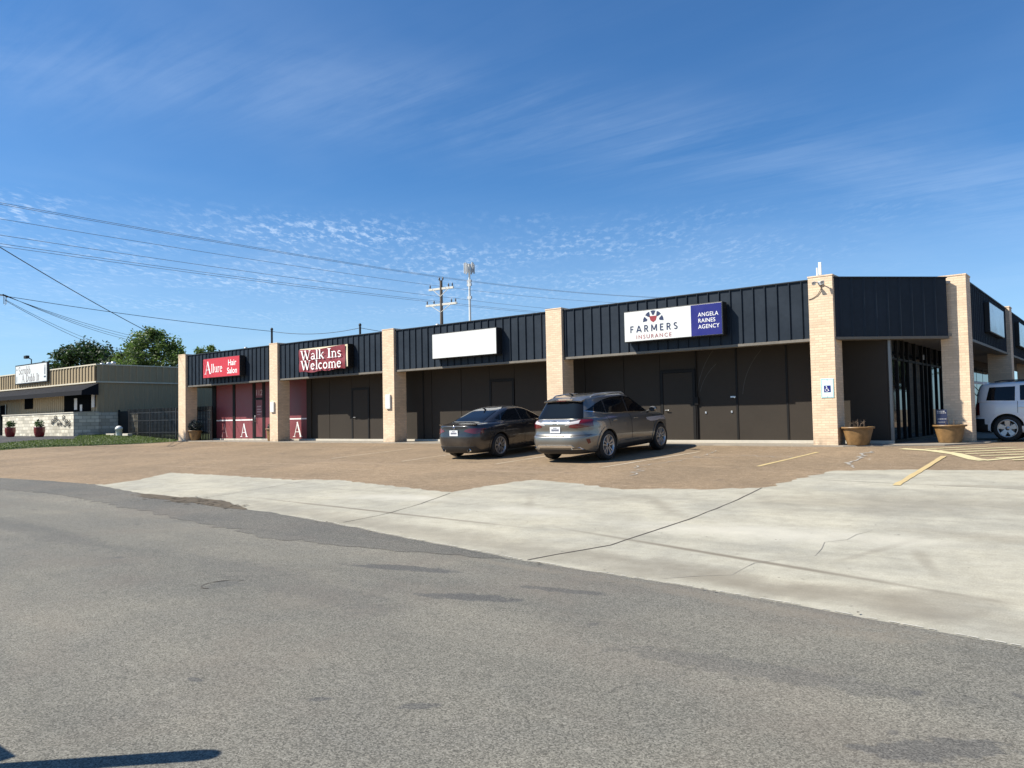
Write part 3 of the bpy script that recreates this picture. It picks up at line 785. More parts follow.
# side storefront on the +x wall
def sbox(y0, y1, z0, z1, d, mat, name, par=B):
    p = PB(); p.box(WX + .001, y0, z0, WX + d, y1, z1, b=.003); return p.build(name, mat)
sbox(1.32, 1.44, .05, 2.867, .07, M['frame'], 'mullion')
ys = [1.44, 2.13, 2.83, 3.44, 4.34, 5.29, 5.87, 6.46, 7.4, 8.22, 9.4, 10.6]
for i in range(len(ys) - 1):
    g = sbox(ys[i] + .03, ys[i + 1] - .03, .12, 2.86, .02, M['glass'], 'window')
    sbox(ys[i + 1] - .03, ys[i + 1] + .03, .05, 2.865, .065, M['brown2'], 'mullion')
sbox(1.45, 10.6, 2.28, 2.34, .05, M['brown2'], 'transom_bar')
sbox(1.45, 10.6, .036, .118, .06, M['brown2'], 'sill')
q = PB(); v, f = text_mesh('100', .22, .003, 'CENTER'); q.add(v, f, 0, frame_mat((WX + .024, 5.58, 2.45), (0, 1, 0), (0, 0, 1))); q.build('door_number', M['inkgrey'])
for i in range(5):
    y0 = 12.4 + i * 1.6
    sbox(y0, y0 + 1.5, .4, 2.6, .03, M['glass'], 'window')

# ------------------------------------------------------------------ signs (each its own thing)
def sign_box(name, label, x0, x1, z0, z1, facem, shade_edgem, y=-.16, back=.088):
    t = empty(name, ((x0 + x1) / 2, back, z0)); tag(t, label, 'sign', 'lit sign boxes on the fascia')
    ox, oz = (x0 + x1) / 2, z0
    w = (x1 - x0) / 2; h = z1 - z0; dy = y - back
    m = MB(); m.box(-w, dy + .006, 0, w, -.006, h, b=.012); m.build('cabinet', shade_edgem, t)  # sides coloured dark to stand for their shade away from the sun
    m = MB(); m.box(-w + .025, dy - .002, .025, w - .025, dy + .007, h - .025, b=.003); m.build('sign_face', facem, t)
    return t, dy - .004, w, h
def ltr(t, name, mats, fn):
    m = MB(); fn(m); return m.build(name, mats, t, uv=False)
# salon
t, yf, w, h = sign_box('shop_sign', 'red sign box reading Allure Hair Salon in white letters', -30.25, -27.03, 3.14, 4.11, M['redsign'], M['black'], -.22)
ltr(t, 'lettering', M['white2'], lambda m: (serif(m, 'A', .62, frame_mat((-1.42, yf, .20), FR, (0, 0, 1)), 0, 1.0, 'L', .9), serif(m, 'llure', .42, frame_mat((-.86, yf, .26), FR, (0, 0, 1)), 0, 1.0, 'L', .95)))
for tx, zz in (('Hair', .53), ('Salon', .15)):
    def hs(m):
        v, f = text_mesh(tx, .40, .005, 'CENTER', 1.0); m.add(v, f, 0, frame_mat((.98, yf - .001, zz), FR, (0, 0, 1)))
    ltr(t, 'lettering', M['white2'], hs)
# walk ins welcome : sagging vinyl banner over an old cabinet
t, yf, w, h = sign_box('shop_sign', 'maroon sign box reading Walk Ins Welcome with a sagging cream framed banner', -22.42, -19.18, 3.12, 4.08, M['cream'], M['brown2'], -.22)
m = MB(); nx, nz = 40, 12; vv = []
for j in range(nz + 1):
    for i in range(nx + 1):
        u = i / nx; q = j / nz
        top = h - .03 - .07 * math.sin(u * PI) ** 2 * (1.2 - u) - .03 * (1 - u); bot = -.10 + .10 * abs(u - .35) + .02 * math.sin(u * 17)
        x = -w + .03 + (2 * w - .16) * u
        vv.append((x, yf - .035 - .018 * math.sin(u * 15 + q * 2) * math.sin(q * 3) - .012 * math.sin(q * 9 + u * 6), bot + (top - bot) * q))
m.add(vv, [(j * (nx + 1) + i, j * (nx + 1) + i + 1, (j + 1) * (nx + 1) + i + 1, (j + 1) * (nx + 1) + i) for j in range(nz) for i in range(nx)], smooth=True)
m.build('banner', M['maroon'], t)
ltr(t, 'lettering', M['white2'], lambda m: serif(m, 'Walk Ins', .40, frame_mat((-.03, yf - .085, .44), FR, (0, 0, 1)), 0, 1.48, 'C', 1.15)); ltr(t, 'lettering', M['white2'], lambda m: serif(m, 'Welcome', .40, frame_mat((-.03, yf - .085, .01), FR, (0, 0, 1)), 0, 1.42, 'C', 1.15))
# blank
t, yf, w, h = sign_box('shop_sign', 'blank white sign box above the dark sedan', -14.38, -11.25, 3.13, 4.07, M['white'], M['black'], -.22)
# farmers
t, yf, w, h = sign_box('shop_sign', 'white and blue sign box reading Farmers Insurance, Angela Raines Agency', -6.16, -2.95, 3.14, 4.09, M['white'], M['black'], -.22)
m = MB(); m.box(-3.92 + 4.555, yf - .006, .03, w - .03, yf + .001, h - .03, b=.002); m.build('blue_panel', M['bluesign'], t)
cxl = -.59
def lines(m):
    sans(m, 'FARMERS', .20, frame_mat((cxl, yf, .285), FR, (0, 0, 1)), .17, 1.05, .42)
def logo(m):
    for k in range(5):
        a0 = 180 - k * 36 - 4; a1 = a0 - 28
        for j in range(1):
            ro, ri = .345, .215
            P4 = [(cxl + ro * math.cos(R(a0)), .56 + ro * math.sin(R(a0))), (cxl + ro * 1.02 * math.cos(R((a0 + a1) / 2)), .56 + ro * 1.02 * math.sin(R((a0 + a1) / 2))), (cxl + ro * math.cos(R(a1)), .56 + ro * math.sin(R(a1))), (cxl + ri * math.cos(R((a0 + a1) / 2 - 7)), .56 + ri * math.sin(R((a0 + a1) / 2 - 7))), (cxl + ri * math.cos(R((a0 + a1) / 2 + 7)), .56 + ri * math.sin(R((a0 + a1) / 2 + 7)))]
            m.prism(P4, -.002, .003, 0, frame_mat((0, yf, 0), FR, (0, 0, 1)))
ltr(t, 'lettering', M['inkblue'], lines); ltr(t, 'logo', M['inkblue'], logo)
def redl(m):
    v, f = text_mesh('INSURANCE', .165, .0, 'CENTER', 1.05, 1.35); m.add(v, f, 0, frame_mat((cxl, yf, .085), FR, (0, 0, 1)))
def shield(m):
    m.prism([(cxl - .13, .74), (cxl + .13, .74), (cxl + .09, .61), (cxl, .55), (cxl - .09, .61)], -.002, .003, 0, frame_mat((0, yf, 0), FR, (0, 0, 1)))
ltr(t, 'lettering', M['inkred'], redl); ltr(t, 'logo', M['inkred'], shield)
for k, tx in enumerate(('ANGELA', 'RAINES', 'AGENCY')):
    def agency(m):
        v, f = text_mesh(tx, .165, .0, 'LEFT', .95, 1.05); m.add(v, f, 0, frame_mat((.86, yf - .009, .575 - k * .175), FR, (0, 0, 1)))
    ltr(t, 'lettering', M['white2'], agency)
# two blank signs round the corner
for y0, y1, lab in ((6.23, 9.40, 'blank pale sign box round the corner, nearer the entrance pillar'), (13.67, 16.9, 'blank pale sign box round the corner, farther one at the edge of the photo')):
    t = empty('shop_sign', (2.585, (y0 + y1) / 2, 3.22)); tag(t, lab, 'sign', 'lit sign boxes on the fascia')
    w = (y1 - y0) / 2
    m = MB(); m.box(0, -w, 0, .14, w, .92, b=.012); m.build('cabinet', M['black'], t)  # dark cabinet colour stands for the shaded box end
    m = MB(); m.box(.135, -w + .03, .03, .146, w - .03, .89, b=.003); m.build('sign_face', M['glossface'], t)
# accessible parking sign on the pillar
t = empty('parking_sign', (-.22, -.001, 1.27)); tag(t, 'small white and teal wheelchair parking sign on the brick pillar', 'sign')
M['teal'] = mk('teal_sign_border', (.16, .42, .44), .4)
M['palesign'] = mk('pale_sign_plate', (.60, .72, .70), .4)
m = MB(); m.box(-.165, -.012, 0, .165, -.001, .51, b=.004); m.build('plate', M['palesign'], t)
m = MB()
for a in ((-.155, .012, .155, .022), (-.155, .488, .155, .498), (-.155, .022, -.145, .488), (.145, .022, .155, .488)): m.box(a[0], -.0145, a[1], a[2], -.011, a[3])
m.build('border', M['teal'], t)
m = MB(); m.box(-.085, -.0155, .15, .085, -.011, .325); m.build('blue_square', M['bluesign'], t)
def isa(m):
    F = frame_mat((-.01, -.017, .237), FR, (0, 0, 1))
    m.prism([(-.012 + .014 * math.cos(2 * PI * i / 12), .062 + .014 * math.sin(2 * PI * i / 12)) for i in range(12)], -.001, .002, 0, F)
    ribbon(m, [(-.012, .045), (-.008, -.002), (.028, -.004), (.045, -.05), (.058, -.045)], .014, .0015, 0, F)
    ribbon(m, [(-.010, .026), (.02, .024)], .010, .0018, 0, F)
    ribbon(m, arc(-.002, -.022, .042, .042, 140, 345), .010, .0021, 0, F)
m = MB(); isa(m); m.build('wheelchair_symbol', M['white2'], t)
m = MB()
for zz in (.03, .47): m.tube([(0, -.018, zz), (0, -.010, zz)], .008, 8)
m.build('bolt', M['black'], t)

# notice plates on pillars
def notice(x, z0, w, h, lab):
    t = empty('notice_box', (x, -.001, z0)); tag(t, lab, 'notice box', 'white boxes on the brick pillars')
    m = MB(); m.box(-w / 2, -.07, 0, w / 2, -.001, h, b=.012); m.build('housing', M['white'], t)
    m = MB(); m.box(-w / 2 + .03, -.074, .05, w / 2 - .03, -.068, h - .05, b=.002); m.build('cover', M['white2'], t)
notice(-24.70, 1.36, .27, .47, 'small white box on the brick pillar between the two red salon walls')
notice(-17.0, 1.35, .26, .56, 'small white box on the brick pillar right of the Walk Ins sign')

# ------------------------------------------------------------------ planters
def planter_pot(r0, r1, h, parent, mat=None, rim=.05):
    m = MB(); m.lathe([(0.001, 0), (r0, 0), (r0 + .01, .02), (r0 + (r1 - r0) * .5, h * .5), (r1 - .02, h - rim - .01), (r1 - .02, h - rim), (r1 + .025, h - rim + .005), (r1 + .03, h), (r1 - .03, h + .002), (r1 - .05, h - .07)], 40)
    m.build('pot', mat or M['pot'], parent)
    m = MB(); m.lathe([(.001, h - .05), (r1 - .04, h - .075)], 24); m.build('soil', M['soil'], parent)
def twigs(parent, h, n, seed, hh=.22, spread=.2):
    r = random.Random(seed); m = MB()
    for i in range(n):
        a = r.uniform(0, 6.28); d = r.uniform(.02, spread); x, y = d * math.cos(a), d * math.sin(a); k = r.uniform(.5, 1) * hh
        x2, y2 = x + r.gauss(0, .05), y + r.gauss(0, .05)
        m.tube([(x, y, h - .07), ((x + x2) / 2 + r.gauss(0, .01), (y + y2) / 2, h + k * .5), (x2, y2, h + k)], [.007, .005, .002], 5)
        m.tube([((x + x2) / 2, (y + y2) / 2, h + k * .5), (x2 + r.gauss(0, .05), y2 + r.gauss(0, .05), h + k * .9)], [.004, .0015], 5)
    return m.build('stems', M['twig'], parent)
def leaves(parent, name, mat, h, n, seed, rad, hh, size, zc=0):
    r = random.Random(seed); m = MB()
    for i in range(n):
        u = Vector((r.gauss(0, 1), r.gauss(0, 1), r.gauss(0, 1))).normalized() * r.uniform(.4, 1)
        c = Vector((u.x * rad, u.y * rad, h + hh * (u.z * .5 + .5) + zc)); s_ = size * r.uniform(.6, 1.3)
        a = Vector((r.gauss(0, 1), r.gauss(0, 1), r.gauss(0, .6))).normalized(); q = a.cross(Vector((r.gauss(0, 1), r.gauss(0, 1), r.gauss(0, 1)))).normalized()
        m.add([c - a * s_, c + q * s_ * .4, c + a * s_, c - q * s_ * .4], [(0, 1, 2, 3)])
    return m.build(name, mat, parent, uv=False)
t = empty('planter', (.42, .28, .036)); tag(t, 'brown glazed planter of dry stems beside the pillar with the wheelchair sign', 'planter', 'brown planters along the walkway')
planter_pot(.26, .385, .47, t); twigs(t, .47, 14, 1)
t = empty('planter', (2.22, 2.10, .036)); tag(t, 'brown glazed planter holding a small dark sign, before the entrance corner pillar', 'planter', 'brown planters along the walkway')
planter_pot(.26, .385, .47, t); twigs(t, .47, 8, 2, .2)
k = empty('card_sign', (2.06, 2.06, .45)); tag(k, 'small dark blue sign board stuck in the planter by the entrance', 'sign')
k.rotation_euler = (R(-6), 0, R(20))
m = MB(); m.box(-.13, -.008, .06, .13, .008, .46, b=.004); m.build('board', mk('dark_blue_board', (.03, .035, .075), .4), k)
m = MB(); r_ = random.Random(8)
for zz, hh in ((.40, .025), (.36, .02), (.20, .018), (.12, .014)):
    x = -.10
    while x < .08:
        w = r_.uniform(.02, .05); m.box(x, -.0105, zz, min(x + w, .105), -.007, zz + hh); x += w + .012
m.build('lettering', M['inkgrey'], k)
m = MB(); m.box(-.10, -.002, -.06, -.085, .002, .07); m.box(.085, -.002, -.06, .10, .002, .07); m.build('stake', M['black'], k)
t = empty('planter', (-32.12, .42, .036)); tag(t, 'brown planter of dark foliage and pale flowers at the far left pillar', 'planter', 'brown planters along the walkway')
planter_pot(.22, .34, .52, t); leaves(t, 'foliage', M['leafdark'], .46, 500, 3, .34, .6, .07); leaves(t, 'flowers', M['petal'], .55, 60, 4, .30, .45, .05)
t = empty('planter', (-25.55, .55, .036)); tag(t, 'narrow brown planter half hidden behind the second pillar, with a trailing plant', 'planter', 'brown planters along the walkway')
planter_pot(.22, .30, .58, t); leaves(t, 'foliage', M['leafdark'], .52, 220, 5, .26, .32, .06)

# ------------------------------------------------------------------ cars
def pchip(tb, t):
    n = len(tb)
    if t <= 0: return tb[0]
    if t >= n - 1: return tb[-1]
    i = int(t); u = t - i
    def slope(k):
        out = []
        for c in range(len(tb[0])):
            if k == 0: out.append(tb[1][c] - tb[0][c])
            elif k == n - 1: out.append(tb[-1][c] - tb[-2][c])
            else:
                a = tb[k][c] - tb[k - 1][c]; b_ = tb[k + 1][c] - tb[k][c]
                out.append(0 if a * b_ <= 0 else 2 * a * b_ / (a + b_))
        return out
    m0, m1 = slope(i), slope(i + 1)
    h00 = 2 * u ** 3 - 3 * u ** 2 + 1; h10 = u ** 3 - 2 * u ** 2 + u; h01 = -2 * u ** 3 + 3 * u ** 2; h11 = u ** 3 - u ** 2
    return [h00 * a + h10 * b_ + h01 * c + h11 * d for a, b_, c, d in zip(tb[i], m0, tb[i + 1], m1)]

def car_shell(levels, xc, zsl=None, sub_=4, nring=176):
    L = (len(levels) - 1) * sub_ + 1
    verts = []; faces = []
    for j in range(L):
        z, xr, xf, w, nr, nf = pchip(levels, j / sub_)
        for k in range(nring):
            th = 2 * PI * (k + .5) / nring
            c, s_ = math.cos(th), math.sin(th)
            # even spacing on a rounded rectangle: blend of super-ellipse exponents
            nn = nr if c < 0 else nf
            x = (xc - xr if c < 0 else xf - xc) * math.copysign(abs(c) ** (2 / nn), c) + xc
            y = w * math.copysign(abs(s_) ** (2 / nn), s_)
            zz = z + (zsl(z, x) if zsl else 0)
            # soft shoulder: side bulges a touch amidships
            verts.append((x, y, zz))
    for j in range(L - 1):
        for k in range(nring):
            faces.append((j * nring + k, j * nring + (k + 1) % nring, (j + 1) * nring + (k + 1) % nring, (j + 1) * nring + k))
    faces.append(tuple(range(nring - 1, -1, -1))); faces.append(tuple(range((L - 1) * nring, L * nring)))
    return verts, faces

def mesh_of(name, v, f, smooth=True):
    me = bpy.data.meshes.new(name); me.from_pydata(v, [], f); me.update()
    me.polygons.foreach_set('use_smooth', [smooth] * len(me.polygons))
    return me

def cut(me, cutters):
    o = bpy.data.objects.new('tmp', me); col.objects.link(o)
    tmp = []
    for cv, cf in cutters:
        cm = bpy.data.meshes.new('tmpc'); cm.from_pydata(cv, [], cf); cm.update()
        c = bpy.data.objects.new('tmpc', cm); col.objects.link(c); tmp.append(c)
        md = o.modifiers.new('b', 'BOOLEAN'); md.operation = 'DIFFERENCE'; md.object = c; md.solver = 'EXACT'
    dg = bpy.context.evaluated_depsgraph_get(); dg.update()
    new = bpy.data.meshes.new_from_object(o.evaluated_get(dg))
    bpy.data.objects.remove(o)
    for c in tmp: bpy.data.objects.remove(c)
    return new

def cyl(cx, cz, r, y0, y1, n=40):
    v = []; f = []
    for y in (y0, y1):
        for k in range(n): v.append((cx + r * math.cos(2 * PI * k / n), y, cz + r * math.sin(2 * PI * k / n)))
    for k in range(n): f.append((k, (k + 1) % n, n + (k + 1) % n, n + k))
    f.append(tuple(range(n - 1, -1, -1))); f.append(tuple(range(n, 2 * n)))
    if y1 > y0: f = [tuple(reversed(q)) for q in f]
    bm = bmesh.new(); vs = [bm.verts.new(q) for q in v]
    for q in f: bm.faces.new([vs[i] for i in q])
    bmesh.ops.recalc_face_normals(bm, faces=bm.faces[:])
    bm.verts.index_update(); out = ([q.co[:] for q in bm.verts], [[x.index for x in q.verts] for q in bm.faces]); bm.free()
    return out

AX = {'side': (0, 2), 'rear': (1, 2), 'front': (1, 2), 'top': (0, 1)}
DIR = {'L': (0, 1, 0), 'R': (0, -1, 0), 'rear': (-1, 0, 0), 'front': (1, 0, 0), 'top': (0, 0, 1)}
def patch(shell, name, polys, mat, parent, view, dirn, off=.004, thr=.12, planes=(), skirt=.012, also=None):
    v, f = shell
    a, b_ = AX[view]
    D = Vector(DIR[dirn])
    out = MB()
    bmAll = bmesh.new()
    base = bmesh.new(); vs = {}
    if polys and not isinstance(polys[0][0], (tuple, list)): polys = [polys]
    if also: polys = polys
    for poly in polys:
        bm = bmesh.new(); mp = {}
        u0 = min(p[0] for p in poly) - .08; u1 = max(p[0] for p in poly) + .08; w0 = min(p[1] for p in poly) - .08; w1 = max(p[1] for p in poly) + .08
        for q in f:
            if len(q) > 4: continue
            if dirn in ('L', 'R'):
                if (v[q[0]][1] > 0) != (dirn == 'L'): continue
            cs = [v[i] for i in q]
            if max(c[a] for c in cs) < u0 or min(c[a] for c in cs) > u1 or max(c[b_] for c in cs) < w0 or min(c[b_] for c in cs) > w1: continue
            n = (Vector(cs[2]) - Vector(cs[0])).cross(Vector(cs[3]) - Vector(cs[1]))
            if n.length < 1e-12: continue
            n.normalize()
            if n.dot(D) < thr: continue
            vv = []
            for i in q:
                if i not in mp: mp[i] = bm.verts.new(v[i])
                vv.append(mp[i])
            try: bm.faces.new(vv)
            except ValueError: pass
        bm.normal_update()
        cx = sum(p[0] for p in poly) / len(poly); cz = sum(p[1] for p in poly) / len(poly)
        pl = []
        for i in range(len(poly)):
            p, q = poly[i], poly[(i + 1) % len(poly)]
            n2 = (q[1] - p[1], -(q[0] - p[0]))
            if n2[0] * (cx - p[0]) + n2[1] * (cz - p[1]) > 0: n2 = (-n2[0], -n2[1])
            co = [0, 0, 0]; no = [0, 0, 0]; co[a] = p[0]; co[b_] = p[1]; no[a] = n2[0]; no[b_] = n2[1]
            if abs(n2[0]) + abs(n2[1]) > 1e-9: pl.append((co, no))
        for co, no in list(pl) + list(planes):
            bmesh.ops.bisect_plane(bm, geom=bm.verts[:] + bm.edges[:] + bm.faces[:], plane_co=co, plane_no=no, clear_outer=True, dist=1e-6)
        bm.normal_update()
        if len(bm.faces) == 0: bm.free(); print('EMPTY PATCH', name, poly); continue
        nv = {q: q.normal.copy() for q in bm.verts}
        ed = [[w for w in e.verts] + [e.link_faces[0]] for e in bm.edges if e.is_boundary]
        bm.verts.index_update()
        pts = [tuple(q.co + nv[q] * off) for q in bm.verts]
        out.add(pts, [[q.index for q in fc.verts] for fc in bm.faces], 0, None, True)
        for e0, e1, fc in ed:
            # keep winding consistent with face
            ids = [q for q in fc.verts]; i0 = ids.index(e0)
            if ids[(i0 + 1) % len(ids)] is not e1: e0, e1 = e1, e0
            A, B_ = e0.co + nv[e0] * off, e1.co + nv[e1] * off
            A2, B2 = e0.co + nv[e0] * (off - skirt), e1.co + nv[e1] * (off - skirt)
            out.add([A, A2, B2, B_], [(0, 1, 2, 3)])
        bm.free()
    if not out.f: return None
    return out.build(name, mat, parent, uv=False)
def mir(poly): return poly
def both_sides(shell, name, polys, mat, parent, **k):
    return [patch(shell, name, polys, mat, parent, 'side', s, **k) for s in ('L', 'R')]
def inner_seam(x, z0, z1, w=.007, lean=0): return [(x - w, z0), (x + w, z0), (x + w + lean, z1), (x - w + lean, z1)]

def wheel(parent, x, y, z, rad, width, rimr, style, sidesign):
    t = MB(); h = width / 2
    prof = [(rimr - .01, -h * .86), (rimr + .02, -h * .98), (rad - .035, -h), (rad - .008, -h * .82), (rad, -h * .6), (rad, -h * .25), (rad - .008, -h * .22), (rad - .008, -h * .18), (rad, -h * .15), (rad, h * .15), (rad - .008, h * .18), (rad - .008, h * .22), (rad, h * .25), (rad, h * .6), (rad - .008, h * .82), (rad - .035, h), (rimr + .02, h * .98), (rimr - .01, h * .86)]
    Rm = Matrix.Rotation(-PI / 2 * sidesign, 4, 'X')
    t.lathe(prof, 48, 0, Rm)
    o = t.build('wheel', M['tyre'], parent); o.location = (x, y, z)
    m = MB()
    m.lathe([(rimr, h * .90), (rimr - .012, h * .95), (rimr - .03, h * .86), (rimr - .035, h * .2), (rimr - .04, -h * .6)], 48, 0, Rm)
    m.lathe([(.001, h * .05), (rimr - .034, h * .05)], 32, 1, Rm)
    m.lathe([(.001, h * .80), (.05, h * .80), (.065, h * .66), (.075, h * .1)], 24, 0, Rm)
    m.lathe([(.001, h * .83), (.035, h * .83), (.037, h * .79)], 16, 1 if style != 'jeep' else 0, Rm)
    m.lathe([(.09, h * .08), (.155, h * .10), (.16, h * .05)], 32, 2, Rm)
    if style == 'twin':
        for k in range(5):
            a = 2 * PI * k / 5 + .3
            for d_, sg in ((-.16, -1), (.16, 1)):
                Mk = Rm @ Matrix.Rotation(a, 4, 'Z')
                r0, r1 = .05, rimr - .02
                p0 = Vector((r0, sg * .02, 0)); p1 = Vector((r1 * math.cos(d_ * 1.35), r1 * math.sin(d_ * 1.35), 0)); dd = (p1 - p0).normalized(); nn = Vector((-dd.y, dd.x, 0))
                m.add([tuple(p0 + nn * .018) [:2] + (h * .72,), tuple(p0 - nn * .018)[:2] + (h * .72,), tuple(p1 - nn * .016)[:2] + (h * .84,), tuple(p1 + nn * .016)[:2] + (h * .84,),
                       tuple(p0 + nn * .028)[:2] + (h * .4,), tuple(p0 - nn * .028)[:2] + (h * .4,), tuple(p1 - nn * .026)[:2] + (h * .5,), tuple(p1 + nn * .026)[:2] + (h * .5,)],
                      [(0, 1, 2, 3), (1, 0, 4, 5), (2, 1, 5, 6), (3, 2, 6, 7), (0, 3, 7, 4)], 0, Mk)
    elif style == 'five':
        for k in range(5):
            a = 2 * PI * k / 5 + .2
            Mk = Rm @ Matrix.Rotation(a, 4, 'Z')
            r1 = rimr - .02
            for sg in (-1, 1):
                p0 = Vector((.05, sg * .012, 0)); p1 = Vector((r1 * math.cos(.30), sg * r1 * math.sin(.30), 0)); dd = (p1 - p0).normalized(); nn = Vector((-dd.y, dd.x, 0))
                m.add([tuple(p0 + nn * .013)[:2] + (h * .70,), tuple(p0 - nn * .013)[:2] + (h * .70,), tuple(p1 - nn * .011)[:2] + (h * .84,), tuple(p1 + nn * .011)[:2] + (h * .84,),
                       tuple(p0 + nn * .02)[:2] + (h * .4,), tuple(p0 - nn * .02)[:2] + (h * .4,), tuple(p1 - nn * .018)[:2] + (h * .5,), tuple(p1 + nn * .018)[:2] + (h * .5,)],
                      [(0, 1, 2, 3), (1, 0, 4, 5), (2, 1, 5, 6), (3, 2, 6, 7), (0, 3, 7, 4)], 0, Mk)
    else:
        for k in range(5):
            a = 2 * PI * k / 5 + .31
            Mk = Rm @ Matrix.Rotation(a, 4, 'Z'); r1 = rimr - .015
            m.add([(.03, .042, h * .74), (.03, -.042, h * .74), (r1, -.072, h * .86), (r1, .072, h * .86), (.03, .055, h * .4), (.03, -.055, h * .4), (r1, -.085, h * .5), (r1, .085, h * .5)],
                  [(0, 1, 2, 3), (1, 0, 4, 5), (2, 1, 5, 6), (3, 2, 6, 7), (0, 3, 7, 4)], 0, Mk)
    m.build('rim', [M['alloy'], M['darkalloy'], M['greymetal']], o)
    return o

def car_base(name, label, shell, wheels, paintm, arch_r, wheel_r, width, rimr, style, ytrack, arch=None):
    root = empty(name); tag(root, label, 'car')
    me = mesh_of(name, *shell)
    cuts = []
    for x in wheels:
        for s_ in (1, -1): cuts.append(cyl(x, wheel_r + .005, arch_r, s_ * .52, s_ * 1.2))
    me2 = cut(me, cuts)
    me2.materials.clear(); me2.materials.append(paintm); me2.materials.append(M['plastic'])
    me2.name = 'body'
    for p in me2.polygons:
        c = p.center
        inside = any(abs(math.hypot(c.x - x, c.z - wheel_r - .005) - arch_r) < .02 and abs(p.normal.y) < .55 for x in wheels) or (abs(c.y) < .56 and abs(p.normal.y) > .9 and c.z < wheel_r + arch_r)
        low = c.z < .27
        p.material_index = 1 if (inside or low) else 0
        p.use_smooth = not (abs(p.normal.y) > .9 and abs(c.y) < .56)
    try: me2.set_sharp_from_angle(angle=R(38))
    except Exception: pass
    o = bpy.data.objects.new('body', me2); col.objects.link(o); o.parent = root
    for x in wheels:
        for s_ in (1, -1): wheel(root, x, s_ * (ytrack - width / 2), wheel_r, wheel_r, width, rimr, style, s_)
    for x in wheels:
        for s_ in (1, -1):
            n = 22
            pts = [(x + (arch_r + .012) * math.cos(R(-8 + 196 * i / n)), wheel_r + .005 + (arch_r + .012) * math.sin(R(-8 + 196 * i / n))) for i in range(n + 1)]
            segs = []
            for i in range(n):
                (x0, z0), (x1, z1) = pts[i], pts[i + 1]
                def outp(px, pz, k): d = Vector((px - x, pz - wheel_r)).normalized() * k; return (px + d.x, pz + d.y)
                segs.append([outp(x0, z0, -.014), outp(x1, z1, -.014), outp(x1, z1, .028 if arch != 'wide' else .05), outp(x0, z0, .028 if arch != 'wide' else .05)])
            patch(shell, 'wheel_arch', segs, paintm if arch != 'black' else M['plastic'], root, 'side', 'L' if s_ > 0 else 'R', off=.014, thr=.05, skirt=.04)
    return root

def plate(root, x, z, tilt=0, y=0):
    k = MB(); k.box(-.008, -.155, -.078, .006, .155, .078, b=.004)
    o = k.build('licence_plate', M['plate'], root); o.location = (x, y, z); o.rotation_euler = (0, tilt, 0)
    m = MB(); yy = -.115
    for i in range(7):
        m.box(-.0105, yy, -.03, -.007, yy + .022, .022); yy += .033
    m.box(-.0105, -.06, .042, -.007, .06, .056)
    q = m.build('plate_characters', M['inkblue'], o, uv=False)
def mirror_unit(root, paintm, x, y, z, s_):
    m = MB(); bm = bmesh.new(); bmesh.ops.create_uvsphere(bm, u_segments=16, v_segments=10, radius=1)
    vs = []
    for q in bm.verts:
        c = q.co; vs.append((x + .075 * c.x + (.02 if c.x > 0 else 0), y + s_ * .0 + .105 * math.copysign(abs(c.y) ** .7, c.y), z + .075 * math.copysign(abs(c.z) ** .7, c.z)))
    bm.verts.index_update(); m.add(vs, [[w.index for w in fc.verts] for fc in bm.faces], 0, None, True); bm.free()
    m.tube([(x, y - s_ * .08, z - .03), (x + .02, y - s_ * .2, z - .06)], .025, 8, 1)
    o = m.build('wing_mirror', [paintm, M['plastic']], root)
    g = MB(); g.prism([(.085 * math.cos(2 * PI * i / 18), .055 * math.sin(2 * PI * i / 18)) for i in range(18)], 0, .004, 0, frame_mat((x - .072, y, z), (0, -1, 0), (0, 0, 1)))
    g.build('mirror_glass', M['carglass'], o)
def handle(root, x, y, z, mat, s_):
    m = MB(); m.box(x - .10, y - .018, z - .016, x + .10, y + .018, z + .016, b=.014)
    m.build('door_handle', mat, root)

def side_y(shell, x, z):
    best = None; bd = 9
    for p in shell[0]:
        if p[1] > 0:
            d = (p[0] - x) ** 2 + (p[2] - z) ** 2
            if d < bd: bd = d; best = p
    return best[1]

